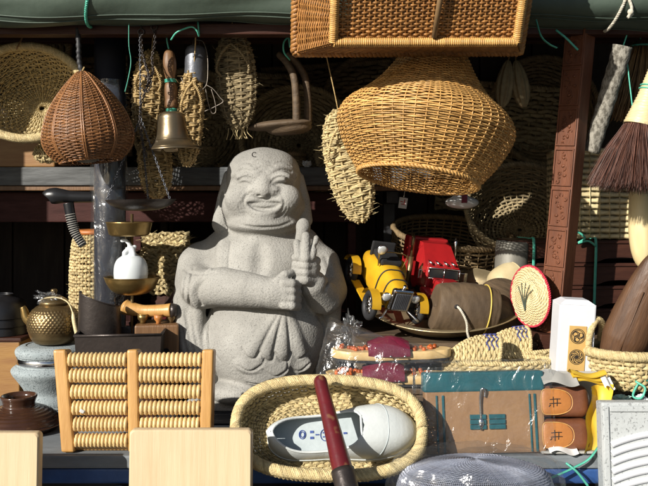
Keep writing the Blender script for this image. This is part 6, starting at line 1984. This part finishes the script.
# pale pestle hanging below
pz = P(641, 228, 1.60)
ps = thing('pale_pestle', 'pale horn coloured wooden pestle hung under the horsehair brush', 'pestle', pz, (0, -3, 0))
k = 1.60 / FOC
b = MB(); b.lathe(np.array([(0.1, -41), (3, -40), (7, -35), (10.5, -24), (12, -8), (11.5, 10), (10, 30), (9.5, 45), (9, 60), (0.1, 61)]) * k, 28, dense=60); b.build('shaft', 'horn', ps)
b = MB(); b.ell((0.001, 0, -40 * k), (0.008, 0.008, 0.007), 14, 8); b.build('dark_tip', 'wood_brown', ps)
b = MB(); b.tube(smooth_path([(0, 0, 59 * k), (0.004, 0.012, 90 * k), (0.0, 0.03, 180 * k)], 14), 0.0015, 5); b.build('hanging_twine', 'twine', ps)

# stack of dark trays tied with green twine
xa_, xb_ = P(512, 0, 1.78)[0], P(668, 0, 1.78)[0]
hT = (tz(240, 1.78) - ZS) / 4
for i in range(4):
    lab = ['dark stained wooden tray box, lowest of the tied stack', 'dark stained wooden tray box second from the bottom of the tied stack', 'dark stained wooden tray box third from the bottom of the tied stack', 'dark stained wooden tray box, topmost of the tied stack'][i]
    t = thing('tray_box', lab, 'box', ((xa_ + xb_) / 2, 1.86, ZS + i * hT), (0, 0, 0), 'tied stack of dark tray boxes')
    wB = xb_ - xa_
    bq = MB()
    n = 40
    for (w0, w1) in ((-wB / 2, wB / 2),):
        xs = np.linspace(w0, w1, n)
        arc = np.where((xs > 0.02) & (xs < 0.12), 0.011 * np.sqrt(np.clip(1 - ((xs - 0.07) / 0.05) ** 2, 0, 1)), 0) + np.where((xs < -0.05) & (xs > -0.13), 0.011 * np.sqrt(np.clip(1 - ((xs + 0.09) / 0.04) ** 2, 0, 1)), 0)
        zt1 = np.full(n, hT - 0.0012); zb1 = 0.0008 + arc
        F = np.stack([np.stack([xs, np.full(n, -0.08), zb1], -1), np.stack([xs, np.full(n, -0.08), zt1], -1)])
        B2 = F + [0, 0.012, 0]
        bq.grid(F, smooth=False); bq.grid(B2, smooth=False); bq.grid(np.stack([F[0], B2[0]]), smooth=False); bq.grid(np.stack([F[1], B2[1]]), smooth=False)
    bq.build('front_panel', 'wood_dark', t)
    b = MB(); b.box((wB - 0.004, 0.15, hT - 0.012), (0, 0.0095, hT / 2 + 0.004), bev=0.002); b.build('case', 'wood_dark', t)
    b = MB(); b.box((wB - 0.002, 0.004, 0.004), (0, -0.0822, hT - 0.0055), bev=0.001); b.build('front_bead', 'wood_dark', t)
for x, lab in ((596, 'green twine tied down the stack of dark boxes beside the white post'), (534, 'green twine tied down the stack of dark boxes beside the straw disc')):
    xx = P(x, 0, 1.775)[0]
    pts = [(xx - 0.006, 1.90, ZS + 4 * hT + 0.002), (xx - 0.003, 1.80, ZS + 4 * hT + 0.0025), (xx, 1.7755, ZS + 4 * hT - 0.004), (xx - 0.003, 1.774, ZS + 2 * hT), (xx - 0.006, 1.774, ZS + 0.004)]
    b = MB(); b.tube(smooth_path(pts, 40), 0.0036, 8, flat=0.4); 
    tag(b.build('twine_band', 'twine'), lab, 'string')
string('twine_knot', 'green twine knot on the topmost dark box', [P(570, 236, 1.78), P(577, 232, 1.765), P(585, 238, 1.765), P(578, 243, 1.765), P(588, 241, 1.765), P(596, 246, 1.77)], 0.0026)

# woven split bamboo box on top of the stack
wbx = thing('bamboo_box', 'pale split bamboo woven box standing on the tied dark boxes', 'box', ((P(612, 0, 1.80)[0]), 1.87, ZS + 4 * hT), (0, 0, -3))
hB = tz(150, 1.80) - (ZS + 4 * hT)
wB = 98 * 1.8 / FOC
for nm, rotz, off, ww in (('front_weave', 0, -0.065, wB), ('back_weave', 180, -0.065, wB), ('end_weave', 90, -wB / 2, 0.13), ('end_weave', -90, -wB / 2, 0.13)):
    b = MB(); nb = 15
    M_ = TR((0, 0, 0), (0, 0, rotz))
    f = lambda u, v: np.stack([(u - 0.5) * ww, np.full_like(u, off), v * hB], -1) @ M_[:3, :3].T
    nu_ = max(4, int(ww / 0.022))
    weave(b, f, nu_, nb, hB / nb * 0.50, 0.0007, 0.0010, closed=False, sub=6, sides=4, jit=0.0, tones=(0.85, 1.1))
    stakes(b, f, nu_, 0.0045, closed=False, nvs=4, sides=4, flat=0.2)
    o = b.build(nm, 'bamboo', wbx, 'stuff')
b = MB(); pth = np.array([(-wB / 2, -0.066, hB), (wB / 2, -0.066, hB), (wB / 2, 0.066, hB), (-wB / 2, 0.066, hB), (-wB / 2, -0.066, hB)]); b.tube(pth, 0.005, 6); b.build('rim', 'bamboo', wbx)
b = MB(); b.box((wB - 0.006, 0.124, 0.006), (0, 0, 0.005), bev=0.001); b.build('base', 'bamboo', wbx)

# white post with medallion label
wp = thing('white_post', 'white painted post with ochre label of three round medallions', 'post', (P(569, 0, 1.50)[0], 1.50, ZR), (2, 3, 0))
hp_ = tz(299, 1.50) - ZR
k = 1.50 / FOC
b = MB(); b.box((36 * k, 0.05, hp_ - 0.006), (0, 0, (hp_ - 0.006) / 2), bev=0.003); b.build('shaft', 'white_paint', wp)
b = MB(); b.add([(x * 18 * k, y * 0.025, hp_ - 0.0065) for x, y in ((-1, -1), (1, -1), (1, 1), (-1, 1))] + [(x * 11 * k, y * 0.016, hp_ + 0.002) for x, y in ((-1, -1), (1, -1), (1, 1), (-1, 1))], quads=[(0, 1, 5, 4), (1, 2, 6, 5), (2, 3, 7, 6), (3, 0, 4, 7), (4, 5, 6, 7)], smooth=False); b.build('chamfered_top', 'white_paint', wp)
b = MB(); b.box((17 * k, 0.0016, 62 * k), (0.002, -0.0259, hp_ - 55 * k), bev=0.0004); lb_ = b.build('label_panel', 'label', wp)
for i in range(3):
    zc_ = hp_ - (34 + 20.5 * i) * k
    b = MB(); Mq = TR((0.002, -0.0272, zc_), (90, 0, 0))
    for r in (7.2, 6.0):
        b.tube(xf(ring_path(r * k, n=28), Mq), 0.0006, 4, close=True)
    for q in range(3 if i != 1 else 8):
        a0 = q * 2 * math.pi / (3 if i != 1 else 8)
        pts = [(5.6 * k * t_ * math.cos(a0 + 2.2 * t_), 5.6 * k * t_ * math.sin(a0 + 2.2 * t_), 0) for t_ in np.linspace(0.05, 1, 10)]
        b.tube(xf(pts, Mq), 0.0008, 4)
        if i != 1:
            b.tube(xf(ring_path(2.2 * k, n=14) + [3.1 * k * math.cos(a0 + 0.4), 3.1 * k * math.sin(a0 + 0.4), 0], Mq), 0.0006, 4, close=True)
    b.build('medallion', 'ink_black', lb_)

# small straw basket with wooden scoops
bsk = thing('small_straw_basket', 'small round straw basket with loop handle holding wooden scoops', 'basket', (P(628, 0, 1.475)[0], 1.485, ZR), (0, 0, 0))
k = 1.48 / FOC
f = rev(np.array([(30, 0.8), (34, 8), (38, 20), (40.5, 34)]) * k)
b = MB(); weave(b, f, 44, 9, 0.0040, 0.0022, 0.0022, sub=4, jit=0.08); b.build('weave', 'straw', bsk, 'stuff')
b = MB(); stakes(b, f, 44, 0.0018, nvs=8); b.build('stakes', 'straw', bsk, 'stuff')
b = MB(); braid(b, ring_path(41 * k, z=36 * k), 0.0048, 0.0052, 3, 36, close=True); b.build('braided_rim', 'straw', bsk)
b = MB(); b.lathe(np.array([(0.1, 1), (30, 1)]) * k, 24); b.build('floor', 'straw2', bsk)
b = MB(); braid(b, smooth_path([(-40 * k, -0.01, 34 * k), (-39 * k, -0.012, 52 * k), (-31 * k, -0.005, 66 * k), (-22 * k, 0.01, 60 * k), (-20 * k, 0.03, 44 * k)], 40), 0.0035, 0.004, 3, 14); b.build('loop_handle', 'straw', bsk)
def scoop(label, c, rot, L, W, m='wood_scoop'):
    t = thing('wooden_scoop', label, 'scoop', c, rot, 'wooden scoops in the straw basket')
    cq = Clay((-W / 2 - 0.006, -0.035, -0.01), (W / 2 + 0.006, 0.03, L + 0.01), 0.0022)
    z = cq.lo[2] + cq.h * np.arange(cq.n[2]); x = cq.lo[0] + cq.h * np.arange(cq.n[0]); y = cq.lo[1] + cq.h * np.arange(cq.n[1])
    X, Y, Z = np.meshgrid(x, y, z, indexing='ij')
    t_ = np.clip(Z / L, 0, 1)
    hw = W / 2 * np.clip(np.minimum(1, 0.55 + 1.4 * t_) * np.sqrt(np.clip(1 - t_ ** 2.4, 0, 1)), 0, 1)
    dpt = 0.026 * np.clip(hw / (W / 2), 0.05, 1)
    q = np.sqrt((X / np.maximum(hw, 1e-4)) ** 2 + (np.clip(-Y, 0, None) / np.maximum(dpt, 1e-4)) ** 2)
    o = np.maximum.reduce([(q - 1) * np.minimum(hw, dpt), Y - 0.004, -Z, Z - L])
    hw2, dp2 = hw - 0.006, dpt - 0.006
    q2 = np.sqrt((X / np.maximum(hw2, 1e-4)) ** 2 + (np.clip(-Y, 0, None) / np.maximum(dp2, 1e-4)) ** 2)
    inn = np.maximum.reduce([(q2 - 1) * np.clip(np.minimum(hw2, dp2), 1e-4, 1), 0.015 - Z, Z - L * 0.86])
    cq.d = np.maximum(o, -inn).astype(np.float32)
    for _ in range(2):
        d = cq.d
        for axx in range(3):
            d = 0.5 * d + 0.25 * (np.roll(d, 1, axx) + np.roll(d, -1, axx))
        cq.d = d
    cq.mesh().build('hollow_blade', m, t)
    b = MB(); b.tube([(0, -dpt.max() - 0.0002, 0.02), (0, -dpt.max() * 0.9, L * 0.7)], 0.0012, 5); b.build('keel', m, t)
    return t
scoop('large brown wooden scoop with its hull facing out in the small basket', (P(613, 0, 1.47)[0], 1.495, ZR + 0.010), (6, 20, -22), 0.262, 0.085)
scoop('brown wooden scoop turned to show its hollow in the small basket', (P(640, 0, 1.47)[0], 1.45, ZR + 0.010), (4, -10, 172), 0.15, 0.07)
scoop('rough brown wooden scoop leaning at the rim of the small basket', (P(634, 0, 1.5)[0], 1.515, ZR + 0.010), (0, 20, 10), 0.19, 0.07)

# slippers in a yellow lined carton
k = 1.38 / FOC
yc_ = thing('slipper_carton', 'open carton with yellow lining standing beside the tan case', 'carton', (P(574, 0, 1.38)[0], 1.392, ZT - 0.001), (-7, 0, 0))
b = MB(); b.box((0.118, 0.004, 0.135), (0, 0.022, 0.068), bev=0.001); b.build('back_panel', 'grey_paper', yc_)
b = MB(); b.box((0.118, 0.05, 0.004), (0, -0.002, 0.003), bev=0.001); b.build('bottom_panel', 'grey_paper', yc_)
nu_, nv_ = 8, 30
u, v = np.meshgrid(np.linspace(0, 1, nu_), np.linspace(0, 1, nv_))
A = np.stack([0.010 + 0.038 * u + 0.016 * v + 0.003 * np.sin(v * 9), -0.035 + 0.02 * np.sin(u * 3) + 0.002 * np.sin(v * 14 + u * 3), 0.002 + v * 0.112 + 0.004 * u], -1)
b = MB(); b.grid(A); b.grid(A + [0.001, 0.0012, 0]); b.build('yellow_flap', 'yellow_card', yc_)
for i in range(3):
    u, v = np.meshgrid(np.linspace(0, 1, 16), np.linspace(0, 1, 6))
    A = np.stack([0.000 + 0.06 * u, -0.02 + 0.028 * v, 0.120 + 0.006 * i + 0.004 * np.sin(u * 5 + i) - 0.012 * v * 0 + 0.006 * np.sin(v * 3)], -1)
    b = MB(); b.grid(A); b.grid(A + [0, 0, -0.0012]); b.build('yellow_fold', 'yellow_card', yc_)
for nm, x0, z0, w, h, mm in (('paper_flap', -0.055, 0.118, 0.062, 0.020, 'grey_paper'), ('paper_scrap', -0.048, 0.004, 0.05, 0.014, 'paper'), ('paper_scrap', 0.050, 0.112, 0.018, 0.020, 'paper')):
    u, v = np.meshgrid(np.linspace(0, 1, 14), np.linspace(0, 1, 8))
    A = np.stack([x0 + w * u, -0.038 + 0.03 * v + 0.003 * np.sin(u * 8), z0 + h * v + 0.004 * np.sin(u * 6)], -1)
    b = MB(); b.grid(A); b.grid(A + [0, 0.001, 0]); b.build(nm, mm, yc_)
for i, z in enumerate((0.030, 0.085)):
    t = thing('tan_slipper', ['tan leather slipper with brush marks, lower of two in the carton', 'tan leather slipper with brush marks, upper of two in the carton'][i], 'slipper', yc_.location + Vector((-0.026, 0.004 + 0.009 * i, z)), (-10, 0, 0), 'slippers in the carton')
    cq = Clay((-0.045, -0.045, -0.034), (0.066, 0.03, 0.034), 0.0018)
    cq.box((0.010, -0.002, 0), (0.044, 0.022, 0.0265), 0.013, 0.004)
    cq.ell((0.040, 0.002, 0), (0.020, 0.020, 0.025), 0.010)
    cq.box((-0.05, 0, 0), (0.019, 0.06, 0.06), 0.002, 0.003, 'sub')
    cq.mesh().build('upper', 'slip_brown', t)
    aq = np.linspace(0, 2 * math.pi, 60, endpoint=False)
    ca, sa = np.cos(aq), np.sin(aq)
    ux = np.where(ca > 0, 0.034 * np.abs(ca) ** 0.9, -0.020 * np.abs(ca) ** 0.25)
    uz = 0.0215 * np.sign(sa) * np.abs(sa) ** 0.8
    A = np.array([np.stack([-0.010 + ux * r, -0.0262 + 0.0030 * r ** 4 + 0 * ux, uz * r], -1) for r in np.linspace(0.02, 1, 12)])
    b = MB(); b.grid(A, close_u=True); b.grid(A[-1:] + np.array([[[0, 0, 0]], [[0, 0.004, 0]]]), close_u=True)
    vp = b.build('vamp_panel', 'slip_tan', t)
    b = MB(); b.tube(A[-1] + [0, -0.0004, 0], 0.0009, 5, close=True); b.build('piping', 'wood_mass', vp)
    b = MB()
    yv = -0.0266
    for (x0, z0, x1, z1) in ((-0.016, 0.004, 0.002, 0.005), (-0.017, -0.003, 0.003, -0.002), (-0.010, 0.009, -0.010, -0.009), (-0.003, 0.006, -0.004, -0.007), (-0.018, -0.008, -0.015, -0.005)):
        b.tube(smooth_path([(x0, yv, z0), ((x0 + x1) / 2, yv - 0.0003, (z0 + z1) / 2 + 0.0004), (x1, yv, z1)], 8), 0.0007, 5)
    b.build('brush_marks', 'ink_black', vp)

# terrazzo washboard with mint plastic
wd = thing('stone_washboard', 'white speckled stone washboard with raised curved ribs', 'washboard', (P(645, 0, 1.31)[0], 1.315, ZB), (-5, 0, 0))
hW, wW = tz(405, 1.31) - ZB, 80 * 1.31 / FOC
b = MB(); b.box((wW, 0.03, hW), (0, 0, hW / 2), bev=0.004); b.build('slab', 'washstone', wd)
for x in (-wW / 2 + 0.006, wW / 2 - 0.006):
    b = MB(); b.box((0.010, 0.004, hW - 0.012), (x, -0.0165, hW / 2), bev=0.0015); b.build('raised_border', 'washstone', wd)
b = MB(); b.box((wW - 0.026, 0.004, 0.009), (0, -0.0165, hW - 0.0105), bev=0.0015); b.build('raised_border', 'washstone', wd)
for i in range(9):
    xs = np.linspace(-wW / 2 + 0.014, wW / 2 - 0.014, 24)
    z = hW - 0.075 - i * 0.0145 + 0.026 * (1 - ((xs - 0.045) / 0.11) ** 2)
    b = MB(); b.tube(np.column_stack([xs, np.full(24, -0.0155), z]), 0.0052, 8, flat=1.0); b.build('rib', 'white_paint', wd)
u, v = np.meshgrid(np.linspace(0, 1, 40), np.linspace(0, 1, 10))
A = np.stack([-wW / 2 - 0.006 + (wW + 0.012) * u, -0.024 - 0.003 * np.sin(u * 17 + v * 4) - 0.004 * v, hW - 0.145 - 0.06 * v + 0.004 * np.sin(u * 7)], -1)
b = MB(); b.grid(A); b.build('plastic_wrap', 'mint', wd)
b = MB(); u, v = np.meshgrid(np.linspace(0, 1, 20), np.linspace(0, 1, 40)); A = np.stack([np.full_like(u, -wW / 2 - 0.005) - 0.002 * np.sin(v * 20), -0.02 + 0.036 * u, 0.02 + (hW - 0.01) * v], -1); b.grid(A); b.build('plastic_edge', 'film', wd)
# scraps and twine around the carton
for i, (x, y, d, sx, sy, sz, m, lab) in enumerate(((600, 398, 1.42, 0.014, 0.010, 0.010, 'paper', 'crumpled white paper scrap above the carton'), (622, 399, 1.43, 0.020, 0.012, 0.010, 'mint', 'crumpled mint plastic wrap before the small basket'), (641, 400, 1.42, 0.012, 0.010, 0.012, 'rag', 'crumpled white film before the small basket'))):
    crumple('wrap_scrap', lab, P(x, y, d), (sx, sy, sz), m, 20 + i, n=10, amp=0.45, cat='wrapping')
string('twine_tangle', 'tangled green twine by the small straw basket', [P(648, 372, 1.43), P(638, 384, 1.42), P(633, 396, 1.42), P(641, 398, 1.41), P(645, 388, 1.41), P(636, 381, 1.42), P(652, 380, 1.42)], 0.0022, n=60)
string('twine_tail', 'green twine tail trailing over the table edge by the washboard', [P(603, 440, 1.37), P(590, 458, 1.355), P(575, 467, 1.35), P(560, 474, 1.345), P(548, 479, 1.34)], 0.0026, flat=0.5)
string('twine_tail', 'short green twine end crossing the table edge below the carton', [P(566, 463, 1.355), P(577, 472, 1.345), P(588, 486, 1.34)], 0.0022)
# grey cloth bundle behind the case
crumple('wrap_scrap', 'small grey cloth bundle behind the straw slipper heel', P(553, 383, 1.47), (0.016, 0.014, 0.014), 'grey_paper', 31, n=12, amp=0.3, cat='wrapping')
